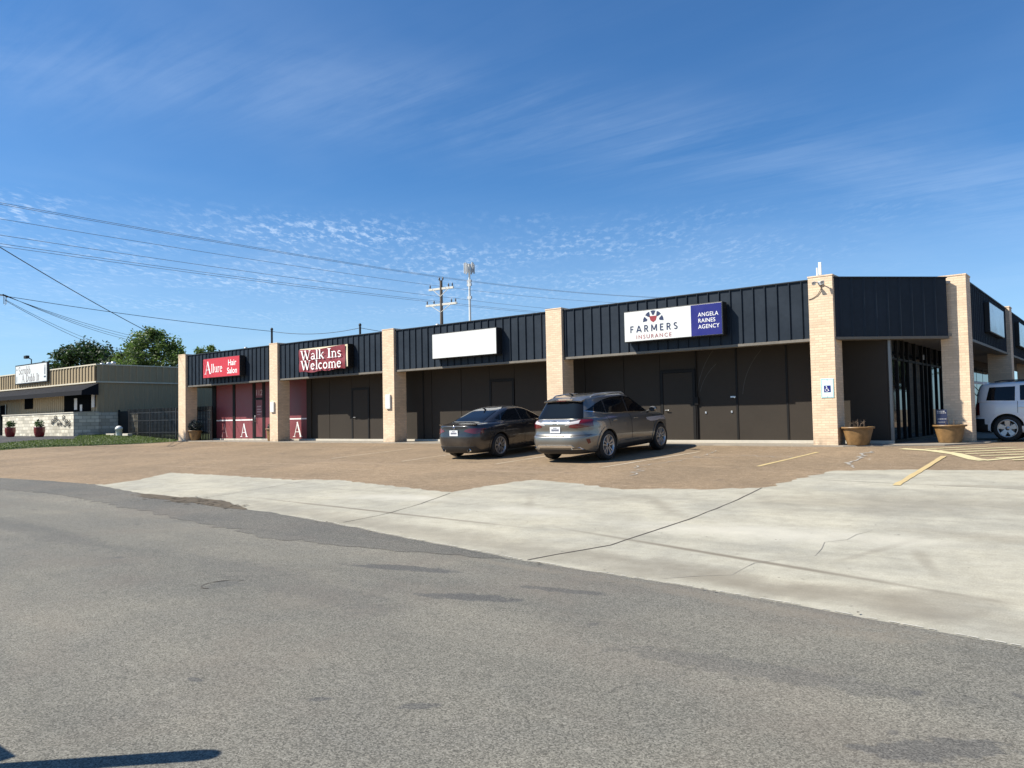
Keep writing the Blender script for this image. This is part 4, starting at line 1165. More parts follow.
# --- SUV -------------------------------------------------------------
def suv():
    Lv = [(.21, -2.20, 2.10, .66, 4.6, 4.2), (.23, -2.33, 2.22, .80, 4.6, 4.2), (.31, -2.41, 2.30, .88, 4.6, 4.2), (.42, -2.455, 2.35, .915, 4.6, 4.2), (.55, -2.475, 2.385, .94, 4.6, 4.2), (.65, -2.465, 2.39, .945, 4.6, 4.2),
          (.70, -2.41, 2.385, .945, 4.6, 4.2), (.80, -2.385, 2.37, .942, 4.6, 4.2), (.90, -2.40, 2.32, .935, 4.6, 4.2), (.985, -2.405, 2.18, .922, 4.6, 4.2), (1.04, -2.36, 1.85, .90, 4.6, 4.2), (1.08, -2.30, 1.36, .868, 4.6, 4.2),
          (1.13, -2.255, 1.10, .835, 6, 6.5), (1.25, -2.17, .86, .785, 6, 6.5), (1.38, -2.08, .62, .735, 6, 6.5), (1.50, -2.0, .36, .68, 6, 6.5), (1.575, -1.93, .16, .655, 6, 6.5), (1.625, -1.78, -.02, .605, 4.5, 4.5), (1.652, -1.5, -.18, .53, 4.5, 4.5), (1.664, -1.1, -.35, .38, 4.5, 4.5), (1.668, -.8, -.5, .06, 4.5, 4.5)]
    def zsl(z, x):
        k = min(max((z - 1.40) / .25, 0), 1)
        return k * (-.035 * max(0, -x - .7) ** 1.3 + .035) - .02 * min(max((z - .6) / .5, 0), 1) * 0
    sh = car_shell(Lv, -.6, zsl)
    root = car_base('parked_suv', 'metallic grey SUV parked nose in, right of the dark sedan', sh, (-1.395, 1.395), M['suvpaint'], .415, .375, .245, .268, 'twin', .935, 'wide')
    tag(root, group='cars parked by the shops')
    # glass
    win = [[(1.06, 1.13), (.22, 1.53), (-.18, 1.57), (-.20, 1.14)], [(-.26, 1.145), (-.24, 1.575), (-.85, 1.57), (-1.22, 1.52), (-1.25, 1.19)], [(-1.30, 1.20), (-1.28, 1.51), (-1.62, 1.43), (-2.02, 1.285), (-1.7, 1.23)]]
    for w in win: both_sides(sh, 'side_window', w, M['carglass'], root, off=.006, thr=.2)
    both_sides(sh, 'window_pillar', [[(-.20, 1.14), (-.18, 1.57), (-.24, 1.575), (-.26, 1.145)], [(-1.25, 1.19), (-1.22, 1.52), (-1.28, 1.51), (-1.30, 1.20)]], M['plastic'], root, off=.0045, thr=.2)
    both_sides(sh, 'window_trim', [[(1.10, 1.105), (1.06, 1.125), (-1.25, 1.185), (-1.27, 1.165)], [(-1.27, 1.165), (-1.25, 1.185), (-2.04, 1.285), (-2.06, 1.265)]], M['chrome'], root, off=.007, thr=.2)
    patch(sh, 'rear_window', [(-.70, 1.10), (.70, 1.10), (.56, 1.50), (-.56, 1.50)], M['carglass'], root, 'rear', 'rear', off=.006, thr=.15)
    patch(sh, 'windscreen', [(1.10, -.70), (1.10, .70), (.30, .58), (.30, -.58)], M['carglass'], root, 'top', 'top', off=.005, thr=.2, planes=[((0, 0, 1.12), (0, 0, -1))])
    # tailgate details
    for s_ in (1, -1):
        patch(sh, 'tail_light', [[(s_ * .40, .90), (s_ * .45, .955), (s_ * .96, 1.065), (s_ * .96, .90), (s_ * .60, .865)]], M['taillamp'], root, 'rear', 'rear', off=.010, thr=-.1, planes=[((-1.98, 0, 0), (1, 0, 0))])
        patch(sh, 'tail_light', [[(-1.93, 1.03), (-1.96, 1.075), (-2.5, 1.06), (-2.5, .91), (-2.22, .93)]], M['taillamp'], root, 'side', 'L' if s_ > 0 else 'R', off=.0095, thr=.25)
        patch(sh, 'reversing_lamp', [[(s_ * .30, .935), (s_ * .34, .99), (s_ * .66, 1.055), (s_ * .66, .985)]], M['clearlamp'], root, 'rear', 'rear', off=.0125, thr=.2)
        patch(sh, 'bumper_reflector', [[(s_ * .815, .47), (s_ * .80, .60), (s_ * .845, .60), (s_ * .845, .50)]], M['taillamp'], root, 'rear', 'rear', off=.008, thr=.05)
        # exhaust finisher
        m = MB(); o_ = [(s_ * .50, .345), (s_ * .735, .345), (s_ * .69, .40), (s_ * .47, .415)]; cx = sum(p[0] for p in o_) / 4; cz = sum(p[1] for p in o_) / 4
        i_ = [(cx + (p[0] - cx) * .78, cz + (p[1] - cz) * .62) for p in o_]
        xx = -2.448
        def sx_(y): return -.6 - 1.85 * (1 - min(.999, abs(y) / .905) ** 4.6) ** (1 / 4.6) - .012
        m.add([(sx_(y), y, z) for y, z in o_] + [(sx_(y), y, z) for y, z in i_] + [(sx_(y) + .12, y, z) for y, z in o_] + [(sx_(y) + .02, y, z) for y, z in i_], [(0, 1, 5, 4), (1, 2, 6, 5), (2, 3, 7, 6), (3, 0, 4, 7), (0, 8, 9, 1), (1, 9, 10, 2), (2, 10, 11, 3), (3, 11, 8, 0)], 0)
        m.add([(sx_(y) + .02, y, z) for y, z in i_], [(0, 1, 2, 3)], 1)
        m.build('exhaust', [M['chrome'], M['plastic']], root, recalc=False)
    patch(sh, 'tailgate_chrome', [(-.46, .955), (.46, .955), (.40, 1.075), (-.40, 1.075)], mk('bright_tailgate_panel', (.62, .62, .61), .22, .85), root, 'rear', 'rear', off=.010, thr=.1)
    patch(sh, 'plate_recess', [(-.40, .735), (.40, .735), (.34, .925), (-.34, .925)], M['suvpaint'], root, 'rear', 'rear', off=.003, thr=.1)
    patch(sh, 'lower_trim', [(-.80, .255), (.80, .255), (.74, .345), (-.74, .345)], M['plastic'], root, 'rear', 'rear', off=.006, thr=.0)
    patch(sh, 'bumper_trim', [(-.56, .40), (.56, .40), (.50, .455), (-.50, .455)], M['chrome'], root, 'rear', 'rear', off=.022, thr=.0, skirt=.03)
    patch(sh, 'tailgate_seam', [[(-.86, .69), (.86, .69), (.86, .70), (-.86, .70)], ], M['plastic'], root, 'rear', 'rear', off=.0035, thr=-.2)
    plate(root, -2.405, .83)
    # emblem : oval ring with an inclined L
    m = MB()
    F = frame_mat((-2.415, 0, 1.015), (0, -1, 0), (-.1, 0, 1))
    ribbon(m, arc(0, 0, .062, .045, 0, 360, 24), .011, .004, 0, F); ribbon(m, [(.012, .036), (-.016, -.022), (.040, -.022)], .012, .0055, 0, F)
    m.build('emblem', M['darkalloy'], root, uv=False)
    # spoiler
    m = MB(); n = 16; vv = []
    for i in range(n + 1):
        y = -.57 + 1.14 * i / n; e = 1 - (abs(y) / .62) ** 4 * .3; cz = -.03 * (y / .6) ** 2
        vv += [(-1.70, y, 1.632 + cz), (-2.07 * e - (1 - e) * 1.90, y, 1.555 + cz), (-2.05 * e - (1 - e) * 1.90, y, 1.525 + cz), (-1.80, y, 1.565 + cz)]
    for i in range(n):
        for k in range(4): m.add([vv[i * 4 + k], vv[i * 4 + (k + 1) % 4], vv[i * 4 + 4 + (k + 1) % 4], vv[i * 4 + 4 + k]], [(0, 1, 2, 3)], 0, None, False)
    m.add(vv[:4], [(0, 1, 2, 3)]); m.add(vv[-4:], [(3, 2, 1, 0)])
    m.build('spoiler', M['suvpaint'], root, recalc=True)
    m = MB(); m.box(-2.068, -.14, 1.533, -2.05, .14, 1.55); m.build('brake_light', M['taillamp'], root)
    for s_ in (1, -1):
        m = MB(); m.tube([(.02, s_ * .585, 1.62), (-.12, s_ * .595, 1.672), (-.9, s_ * .60, 1.688), (-1.45, s_ * .59, 1.665), (-1.6, s_ * .58, 1.62)], .017, 8); m.build('roof_rail', M['steel'], root)
        mirror_unit(root, M['suvpaint'], .82, s_ * 1.02, 1.17, s_)
        for hx in (.02, -1.05): handle(root, hx, s_ * (side_y(sh, hx, .98) + .012), .985, M['suvpaint'], s_)
    m = MB(); m.tube([(-1.55, 0, 1.66), (-1.62, 0, 1.70), (-1.70, 0, 1.715)], [.028, .018, .006], 8); m.build('antenna', M['plastic'], root)
    for sx, le in ((-.22, .01), (-1.25, -.06), (1.02, -.02)): both_sides(sh, 'door_seam', inner_seam(sx, .42 if sx > -1 else .75, 1.12, .006, le), M['plastic'], root, off=.0028, thr=.3)
    both_sides(sh, 'door_trim', [[(-.85, .435), (.8, .40), (.8, .43), (-.85, .475)]], M['chrome'], root, off=.012, thr=.2)
    both_sides(sh, 'rocker_panel', [[(-.98, .22), (.98, .22), (.98, .36), (-.98, .36)]], M['plastic'], root, off=.006, thr=.02)
    for s_ in (1, -1):
        patch(sh, 'headlight', [[(s_ * .45, .80), (s_ * .50, .90), (s_ * .93, .96), (s_ * .93, .84)]], M['clearlamp'], root, 'front', 'front', off=.008, thr=.02)
    patch(sh, 'grille', [(-.42, .35), (.42, .35), (.30, .60), (.42, .88), (-.42, .88), (-.30, .60)][:2] + [(.40, .86), (-.40, .86)], M['plastic'], root, 'front', 'front', off=.008, thr=.2)
    return root

def sedan():
    Lv = [(.17, -2.08, 1.98, .66, 4.4, 4.2), (.19, -2.22, 2.08, .80, 4.4, 4.2), (.27, -2.30, 2.16, .87, 4.4, 4.2), (.38, -2.345, 2.21, .895, 4.4, 4.2), (.52, -2.37, 2.235, .912, 4.4, 4.2), (.62, -2.375, 2.225, .918, 4.4, 4.2), (.72, -2.36, 2.17, .916, 4.4, 4.2),
          (.80, -2.35, 2.04, .908, 4.4, 4.2), (.87, -2.345, 1.78, .892, 4.4, 4.2), (.925, -2.345, 1.40, .868, 4.4, 4.2), (.955, -2.325, 1.12, .845, 4.4, 4.2), (.975, -2.20, 1.02, .822, 4.4, 4.2), (.995, -1.98, .96, .800, 4.4, 4.2), (1.03, -1.78, .87, .775, 6, 6.5), (1.12, -1.56, .68, .722, 6, 6.5), (1.22, -1.28, .46, .668, 6, 6.5),
          (1.31, -1.02, .22, .61, 6, 6.5), (1.37, -.80, .04, .54, 4.5, 4.5), (1.405, -.62, -.10, .42, 4.5, 4.5), (1.42, -.5, -.2, .26, 4.5, 4.5), (1.425, -.42, -.28, .06, 4.5, 4.5)]
    sh = car_shell(Lv, -.33)
    root = car_base('parked_sedan', 'dark grey metallic sedan parked nose in, left of the grey SUV', sh, (-1.41, 1.41), M['sedanpaint'], .372, .335, .245, .245, 'five', .905)
    tag(root, group='cars parked by the shops')
    for w in ([(.80, .985), (.12, 1.28), (-.28, 1.325), (-.26, .995)], [(-.32, .998), (-.34, 1.325), (-.70, 1.31), (-1.05, 1.22), (-1.18, 1.035)], [(-1.23, 1.045), (-1.12, 1.20), (-1.38, 1.10)]):
        both_sides(sh, 'side_window', w, M['carglass'], root, off=.006, thr=.2)
    patch(sh, 'rear_window', [(-2.02, -.62), (-2.02, .62), (-1.05, .50), (-1.05, -.50)], M['carglass'], root, 'top', 'top', off=.006, thr=.15, planes=[((0, 0, 1.02), (0, 0, -1)), ((0, 0, 1.30), (0, 0, 1))])
    patch(sh, 'windscreen', [(.90, -.64), (.90, .64), (.22, .52), (.22, -.52)], M['carglass'], root, 'top', 'top', off=.005, thr=.2, planes=[((0, 0, 1.0), (0, 0, -1))])
    for s_ in (1, -1):
        patch(sh, 'tail_light', [[(s_ * .36, .79), (s_ * .42, .845), (s_ * .95, .875), (s_ * .95, .74), (s_ * .66, .715)]], M['taillamp'], root, 'rear', 'rear', off=.010, thr=-.05, planes=[((-2.0, 0, 0), (1, 0, 0))])
        patch(sh, 'tail_light', [[(-1.88, .86), (-2.45, .875), (-2.45, .745), (-2.15, .76)]], M['taillamp'], root, 'side', 'L' if s_ > 0 else 'R', off=.0095, thr=.3)
        mirror_unit(root, M['sedanpaint'], .62, s_ * .965, 1.02, s_)
        for hx in (.0, -1.02): handle(root, hx, s_ * (side_y(sh, hx, .86) + .012), .855, M['sedanpaint'], s_)
        m = MB(); m.lathe([(.045, 0), (.05, 0), (.05, .12)], 16, 0, Matrix.Translation((-2.30, s_ * .47, .262)) @ Matrix.Rotation(PI / 2, 4, 'Y')); m.lathe([(.001, .03), (.046, .03)], 16, 1, Matrix.Translation((-2.30, s_ * .47, .262)) @ Matrix.Rotation(PI / 2, 4, 'Y')); m.build('exhaust', [M['chrome'], M['plastic']], root)
    patch(sh, 'diffuser', [(-.78, .175), (.78, .175), (.66, .37), (-.66, .37)], M['plastic'], root, 'rear', 'rear', off=.012, thr=-.1)
    patch(sh, 'boot_seam', [[(-.60, .60), (.60, .60), (.60, .608), (-.60, .608)], [(-.66, .70), (-.65, .70), (-.60, .60), (-.61, .60)], [(.66, .70), (.65, .70), (.60, .60), (.61, .60)]], M['plastic'], root, 'rear', 'rear', off=.003, thr=.1)
    # lip on the boot lid
    m = MB(); n = 18; vv = []
    for i in range(n + 1):
        y = -.70 + 1.4 * i / n; bx = -2.315 + .14 * (abs(y) / .70) ** 3
        vv += [(bx - .01, y, .955), (bx - .025, y, .985), (bx + .06, y, .985)]
    for i in range(n):
        for k in range(3): m.add([vv[i * 3 + k], vv[i * 3 + (k + 1) % 3], vv[i * 3 + 3 + (k + 1) % 3], vv[i * 3 + 3 + k]], [(0, 1, 2, 3)], 0, None, True)
    m.build('boot_lip', M['sedanpaint'], root, recalc=True)
    plate(root, -2.372, .745)
    m = MB(); Rx = Matrix.Translation((-2.352, 0, .90)) @ Matrix.Rotation(-PI / 2, 4, 'Y')
    m.lathe([(.001, .006), (.036, .006), (.038, .0)], 20, 1, Rx); m.lathe([(.034, .008), (.041, .009), (.043, 0)], 20, 0, Rx)
    m.build('emblem', [M['chrome'], M['inkblue']], root)
    m = MB(); m.tube([(-.95, 0, 1.33), (-1.03, 0, 1.375), (-1.10, 0, 1.38)], [.03, .018, .006], 8); m.build('antenna', M['plastic'], root)
    for sx, le in ((-.29, .0), (-1.14, -.05), (.93, -.02)): both_sides(sh, 'door_seam', inner_seam(sx, .36 if sx > -1 else .68, .98, .006, le), M['plastic'], root, off=.0028, thr=.3)
    both_sides(sh, 'side_skirt', [[(-1.0, .18), (1.0, .18), (1.0, .28), (-1.0, .28)]], M['plastic'], root, off=.005, thr=.02)
    for s_ in (1, -1): patch(sh, 'headlight', [[(s_ * .50, .62), (s_ * .50, .74), (s_ * .92, .80), (s_ * .92, .66)]], M['clearlamp'], root, 'front', 'front', off=.008, thr=.02)
    patch(sh, 'grille', [(-.20, .70), (.20, .70), (0, .28)], M['plastic'], root, 'front', 'front', off=.008, thr=.1)
    return root

def jeep():
    Lv = [(.24, -1.98, 1.95, .68, 6.5, 5), (.26, -2.10, 2.08, .80, 6.5, 5), (.34, -2.16, 2.14, .845, 6.5, 5), (.46, -2.185, 2.17, .862, 6.5, 5), (.60, -2.185, 2.18, .872, 6.5, 5), (.66, -2.13, 2.17, .876, 6.5, 5), (.78, -2.12, 2.16, .878, 6.5, 5), (.92, -2.11, 2.14, .876, 6.5, 5), (1.00, -2.10, 2.06, .868, 6.5, 5),
          (1.045, -2.09, 1.60, .855, 6.5, 5), (1.065, -2.08, 1.05, .845, 6.5, 5), (1.10, -2.07, .90, .832, 8, 7), (1.28, -2.05, .68, .795, 8, 7), (1.45, -2.01, .46, .755, 8, 7), (1.55, -1.97, .33, .725, 8, 7), (1.6, -1.92, .22, .68, 4.5, 4.5), (1.628, -1.80, .05, .56, 4.5, 4.5), (1.64, -1.5, -.2, .34, 4.5, 4.5), (1.643, -.9, -.4, .08, 4.5, 4.5)]
    sh = car_shell(Lv, -.6)
    root = car_base('parked_suv', 'white boxy SUV with its rear hatch open, parked round the corner', sh, (-1.315, 1.315), M['whitepaint'], .405, .352, .225, .245, 'jeep', .875, 'wide')
    tag(root, group='cars parked by the shops')
    for w in ([(.70, 1.12), (.34, 1.50), (-.14, 1.53), (-.14, 1.12)], [(-.20, 1.12), (-.20, 1.53), (-1.0, 1.53), (-1.0, 1.12)], [(-1.12, 1.11), (-1.11, 1.50), (-1.72, 1.49), (-1.80, 1.13)]):
        both_sides(sh, 'side_window', w, M['carglass'], root, off=.005, thr=.3)
    for s_ in (1, -1):
        patch(sh, 'tail_light', [[(s_ * .70, .72), (s_ * .70, 1.06), (s_ * .95, 1.06), (s_ * .95, .72)]], M['taillamp'], root, 'rear', 'rear', off=.012, thr=-.05, planes=[((-1.98, 0, 0), (1, 0, 0))])
        patch(sh, 'tail_light', [[(-1.97, .72), (-1.97, 1.06), (-2.3, 1.06), (-2.3, .72)]], M['taillamp'], root, 'side', 'L' if s_ > 0 else 'R', off=.011, thr=.3)
        mirror_unit(root, M['plastic'], .60, s_ * .98, 1.12, s_)
        for hx in (.0, -.95): handle(root, hx, s_ * (side_y(sh, hx, .93) + .012), .93, M['whitepaint'], s_)
        m = MB(); m.tube([(.12, s_ * .62, 1.63), (0, s_ * .64, 1.675), (-1.4, s_ * .645, 1.675), (-1.6, s_ * .62, 1.64)], .017, 8); m.build('roof_rail', M['plastic'], root)
    # open rear bay : dark patch painted for its shaded inside, raised hatch
    patch(sh, 'bay_shade', [(-.70, .72), (.70, .72), (.62, 1.52), (-.62, 1.52)], M['darkalloy'], root, 'rear', 'rear', off=.004, thr=.75)
    patch(sh, 'bumper', [(-.9, .34), (.9, .34), (.9, .62), (-.9, .62)], M['plastic'], root, 'rear', 'rear', off=.012, thr=-.05, planes=[((-1.85, 0, 0), (1, 0, 0))])
    both_sides(sh, 'bumper', [[(-2.3, .26), (-1.74, .26), (-1.76, .46), (-2.3, .56)]], M['plastic'], root, off=.011, thr=.2)
    m = MB(); Mh = Matrix.Translation((-1.80, 0, 1.615)) @ Matrix.Rotation(R(-9), 4, 'Y').inverted()
    m.box(-.98, -.64, -.045, -.06, .64, .02, 0, Mh, b=.018); m.box(-.10, -.60, -.06, .03, .60, .035, 0, Mh, b=.02)
    hb = m.build('tailgate', M['whitepaint'], root)
    m = MB(); m.box(-.66, -.54, .0205, -.14, .54, .027, 0, Mh, b=.002); m.build('rear_window', M['carglass'], hb)
    m = MB()
    for s_ in (1, -1): m.tube([(-2.02, s_ * .66, 1.25), (-2.35, s_ * .62, 1.66)], .012, 6)
    m.build('gas_strut', M['black'], hb)
    for sx, le in ((-.17, .0), (-1.06, .0), (.86, -.0)): both_sides(sh, 'door_seam', inner_seam(sx, .42 if sx > -1 else .78, 1.10, .005, le), M['plastic'], root, off=.0028, thr=.3)
    both_sides(sh, 'side_cladding', [[(-.98, .24), (.98, .24), (.98, .42), (-.98, .42)]], M['whitepaint'], root, off=.012, thr=.02)
    patch(sh, 'windscreen', [(.95, -.70), (.95, .70), (.36, .62), (.36, -.62)], M['carglass'], root, 'top', 'top', off=.005, thr=.15, planes=[((0, 0, 1.10), (0, 0, -1))])
    for s_ in (1, -1): patch(sh, 'headlight', [[(s_ * .55, .74), (s_ * .55, .92), (s_ * .72, .92), (s_ * .72, .74)]], M['clearlamp'], root, 'front', 'front', off=.008, thr=.02)
    patch(sh, 'grille', [(-.48, .72), (.48, .72), (.48, .92), (-.48, .92)], M['plastic'], root, 'front', 'front', off=.006, thr=.2)
    return root
c = suv(); c.location = (-5.29, -2.76, S(-5.3, -2.76) + .012); c.rotation_euler = (0, -math.atan(.05), R(90))
c = sedan(); c.location = (-8.90, -2.62, S(-8.8, -2.62) + .012); c.rotation_euler = (0, -math.atan(.05), R(90))
c = jeep(); c.location = (4.62, 4.88, .004); c.rotation_euler = (0, 0, 0)

# ------------------------------------------------------------------ neighbour building
NZ = .30
N = empty('low_shop_building', (-42.4, 0, NZ)); tag(N, 'low tan corrugated metal building with black awning and pale stone base at the left edge', 'building')
class NB(MB):
    def build(s, name, mats, parent=N, **k):
        s.v = [(x + 42.4, y, z - NZ) for x, y, z in s.v]
        return MB.build(s, name, mats, parent, **k)
b = NB(); b.box(-80, .05, NZ - .4, -42.45, 24, 4.35)
x = -80.0
b.build('wall', M['tan'])
def corr(b, a, c, z0, z1, axis, pos, out, pitch=.30, depth=.045):
    """ribbed sheet"""
    n = int((c - a) / pitch); pr = []
    for i in range(n):
        t = a + i * pitch
        pr += [(t, 0), (t + pitch * .62, 0), (t + pitch * .70, depth), (t + pitch * .92, depth)]
    pr.append((a + n * pitch, 0))
    v = []
    for t, d in pr:
        for z in (z0, z1):
            v.append((t, pos + out * d, z) if axis == 'x' else (pos + out * d, t, z))
    f = [(2 * i, 2 * i + 2, 2 * i + 3, 2 * i + 1) for i in range(len(pr) - 1)]
    if axis == 'y': f = [tuple(reversed(q)) for q in f]
    if out > 0 and axis == 'x': f = [tuple(reversed(q)) for q in f]
    b.add(v, f)
b = NB(); corr(b, -79.9, -42.4, 3.55, 4.52, 'x', -.03, -1, .42, .06); corr(b, -.02, 23.9, 3.55, 4.52, 'y', -42.37, 1, .42, .06); b.build('fascia_panel', M['tan'], recalc=True)
b = NB(); b.box(-80, -.10, 4.52, -42.30, .02, 4.59); b.box(-42.44, .02, 4.52, -42.30, 24, 4.59); b.box(-80, -.10, 3.47, -42.30, -.002, 3.55); b.box(-42.40, -.002, 3.47, -42.30, 24, 3.55); b.build('fascia_trim', mk('pale_tan_trim', (.58, .52, .40), .6))
b = NB(); corr(b, -79.9, -42.5, NZ + .2, 3.46, 'x', .03, -1, .3, .03); corr(b, .2, 23.9, NZ, 3.46, 'y', -42.43, 1, .3, .03); b.build('wall_panel', M['tan'], recalc=True)
# awning
b = NB(); prof = [(-.05, 3.42), (-1.0, 2.98), (-1.02, 2.72)]
XA = -42.05
v = [(xx, y, z) for xx in (-80, XA) for y, z in prof]
b.add(v, [(0, 3, 4, 1), (1, 4, 5, 2)])
b.add([(XA, -.05, 3.42), (XA, -1.0, 2.98), (XA, -1.02, 2.72), (XA, -.05, 2.72)], [(0, 1, 2, 3)])
nx = 22
b.build('awning', M['awning'], recalc=True)
# stone half-wall standing forward under the awning, its side returning to the building
b = NB(); b.box(-52.9, -1.42, NZ - .3, -42.1, -.0, NZ + 1.36); b.build('stone_wall', M['stone'])
b = NB(); b.box(-52.95, -1.46, NZ + 1.362, -42.06, .0, NZ + 1.42); b.build('stone_cap', M['sill'])
b = NB(); b.box(-42.43, .06, NZ - .3, -42.30, 1.5, NZ + 1.38); b.box(-42.43, 2.6, NZ - .3, -42.30, 23.5, NZ + 1.38); b.build('stone_wall', M['stone'])
b = NB(); b.box(-46.8, -.06, 1.78, -43.2, .01, 3.1); o = b.build('window', M['shopglass'])
b = NB(); b.box(-45.3, -.075, 1.9, -44.9, -.061, 2.6); b.box(-44.5, -.075, 1.8, -44.2, -.061, 2.2); q = b.build('window_poster', M['inkgrey'], o); q.matrix_parent_inverse = Matrix.Identity(4)
b = NB(); b.box(-53.1, -.05, 2.1, -51.8, .01, 2.95); b.build('window', M['shopglass'])
b = NB(); b.box(-58.6, -.05, NZ, -56.5, .01, 2.45); o = b.build('door', M['shopglass'])
b = NB(); b.box(-58.7, -.06, NZ, -58.6, -.0, 2.5); b.box(-56.5, -.06, NZ, -56.4, .0, 2.5); b.box(-57.6, -.06, NZ, -57.5, -.051, 2.45); b.build('door_frame', M['frame'], o)
b = NB(); b.box(-42.95, -.07, 2.0, -42.6, -.02, 2.75); b.build('wall_notice', M['inkgrey'])
# scroll ornament on the stone wall
b = NB(); r_ = random.Random(2)
for k in range(7):
    cx = -44.9 + .38 * k; cz = NZ + .85 + .22 * math.sin(k * 1.9); rr = r_.uniform(.12, .22)
    b.tube([(cx + rr * (1 - i / 22) * math.cos(i * .5), -1.46, cz + rr * (1 - i / 22) * math.sin(i * .5)) for i in range(20)], .018, 5)
b.tube([(-45.1, -1.46, NZ + .75), (-44.2, -1.46, NZ + 1.05), (-43.3, -1.46, NZ + .6), (-42.5, -1.46, NZ + .95)], .02, 5); b.build('ornament', M['black'])
b = NB(); 
for xx in (-42.9, -43.5, -44.4): b.lathe([(.08, 0), (.08, .25), (.14, .27), (.15, .40), (.08, .46), (.001, .47)], 14, 0, Matrix.Translation((xx, 1.2, 4.34)))
b.build('roof_vent', M['steel'])
# shop sign on the parapet
t = empty('shop_sign', (-51.6, -.12, 3.80)); tag(t, 'white sign with black border reading Scrubb A Dubb It on the tan building', 'sign')
m = MB(); m.box(-2.66, -.10, 0, 2.66, .02, 1.32, b=.01); m.build('cabinet', M['black'], t)
m = MB(); m.box(-2.56, -.108, .07, 2.56, -.098, 1.24); m.build('sign_face', M['white'], t)
def scr(m):
    serif(m, 'A Dubb It', .50, frame_mat((-.05, -.110, .13), FR, (0, 0, 1)), 0, 1.12, 'C', .9)
ltr(t, 'lettering', M['umber'], scr); ltr(t, 'lettering', M['umber'], lambda m: serif(m, 'Scrubb', .50, frame_mat((-2.05, -.110, .67), FR, (0, 0, 1)), 0, 1.15, 'L', .9))
m = MB(); m.box(2.24, -.114, .50, 2.36, -.109, .95); m.box(2.16, -.114, .30, 2.44, -.109, .40); m.box(2.27, -.1145, .96, 2.34, -.109, 1.12); m.box(-2.38, -.114, .14, -2.32, -.109, .55); m.box(-2.40, -.114, .95, -2.30, -.109, 1.05); m.build('bottle_motif', M['inkblue'], t)
t = empty('sign_lamp', (-52.0, -.15, 5.12)); tag(t, 'dark floodlight on a short arm above the white parapet sign', 'lamp')
m = MB(); m.tube([(.3, 0, 0), (.3, 0, .28), (.2, -.15, .40)], .035, 8); m.build('arm', M['black'], t)
m = MB(); m.box(-.12, -.34, .34, .28, -.10, .55, 0, None, b=.05); m.build('lamp_head', M['black'], t)
# red pots
def red_pot(x, lab):
    t = empty('flower_pot', (x, -2.55, S(x, -2.55) + .01)); tag(t, lab, 'planter', 'red pots along the stone wall')
    m = MB(); m.lathe([(.001, 0), (.20, 0), (.25, .1), (.30, .35), (.29, .52), (.31, .58), (.26, .58), (.24, .5)], 24); m.build('pot', M['redpot'], t)
    m = MB(); m.lathe([(.001, .52), (.25, .5)], 16); m.build('soil', M['soil'], t)
    leaves(t, 'plant', M['leafP'], .55, 160, int(-x * 10), .26, .45, .09)
red_pot(-48.3, 'glossy dark red pot with green plant by the stone wall, left of two')
red_pot(-43.9, 'glossy dark red pot with green plant by the stone wall, nearer the dark window')
# utility stub on concrete pads
t = empty('utility_stub', (-39.8, .1, S(-39.8, .1) + .012)); tag(t, 'small pale capped utility stub on concrete blocks in the grass', 'utility stub')
m = MB(); m.lathe([(.17, 0), (.17, .34), (.21, .35), (.2, .46), (.1, .56), (.001, .58)], 18); m.build('post', M['white'], t)
m = MB(); m.box(-1.4, -.15, 0, -.3, .15, .13, b=.02); m.box(.65, -.12, 0, 1.3, .15, .13, b=.02); m.build('base_block', M['sill'], t)

# ------------------------------------------------------------------ iron fence
F = empty('iron_fence', (-36, .8, .2)); tag(F, 'black iron picket fence on the grass between the two buildings', 'fence')
r_ = random.Random(1)
x0, x1 = -40.0, -31.2
def fz(x): return S(x, .8)
m = MB()
for zz in (.18, .85, 1.30): m.box(x0 + 36, -.02, zz + .06, x1 + 36, .02, zz + .105)
m.build('rail', M['black'], F)
m = MB(); x = x0 + .1
while x < x1: m.box(x + 36 - .022, -.022, fz(x) - .15, x + 36 + .022, .022, 1.60); x += .15
m.build('pickets', M['black'], F)
for x in (x0, -37.6, -34.7, x1):
    m = MB(); m.box(x + 36 - .04, -.04, fz(x) - .3, x + 36 + .04, .04, 1.58, b=.008); m.build('post', M['black'], F)
G_ = empty('gate', (-42.2, 1.2, .33)); tag(G_, 'dark solid gate in the shaded gap beside the stone base', 'gate')
m = MB(); m.box(-.9 + .9, 0, .05, 1.15, .05, 1.40); m.build('gate_panel', M['black'], G_)
for xx in (0.0, 1.18):
    m = MB(); m.box(xx - .04, -.02, -.2, xx + .04, .07, 1.5); m.build('post', M['black'], G_)
W_ = empty('stone_wall', (-40.3, 1.35, .3)); tag(W_, 'short piece of shaded stone wall between the dark gate and the fence', 'wall')
m = MB(); m.box(-.75, -.1, -.3, .35, .1, 1.25); m.build('masonry', M['stone'], W_)
m = MB(); m.box(-.78, -.13, 1.252, .38, .13, 1.32); m.build('wall_cap', M['sill'], W_)

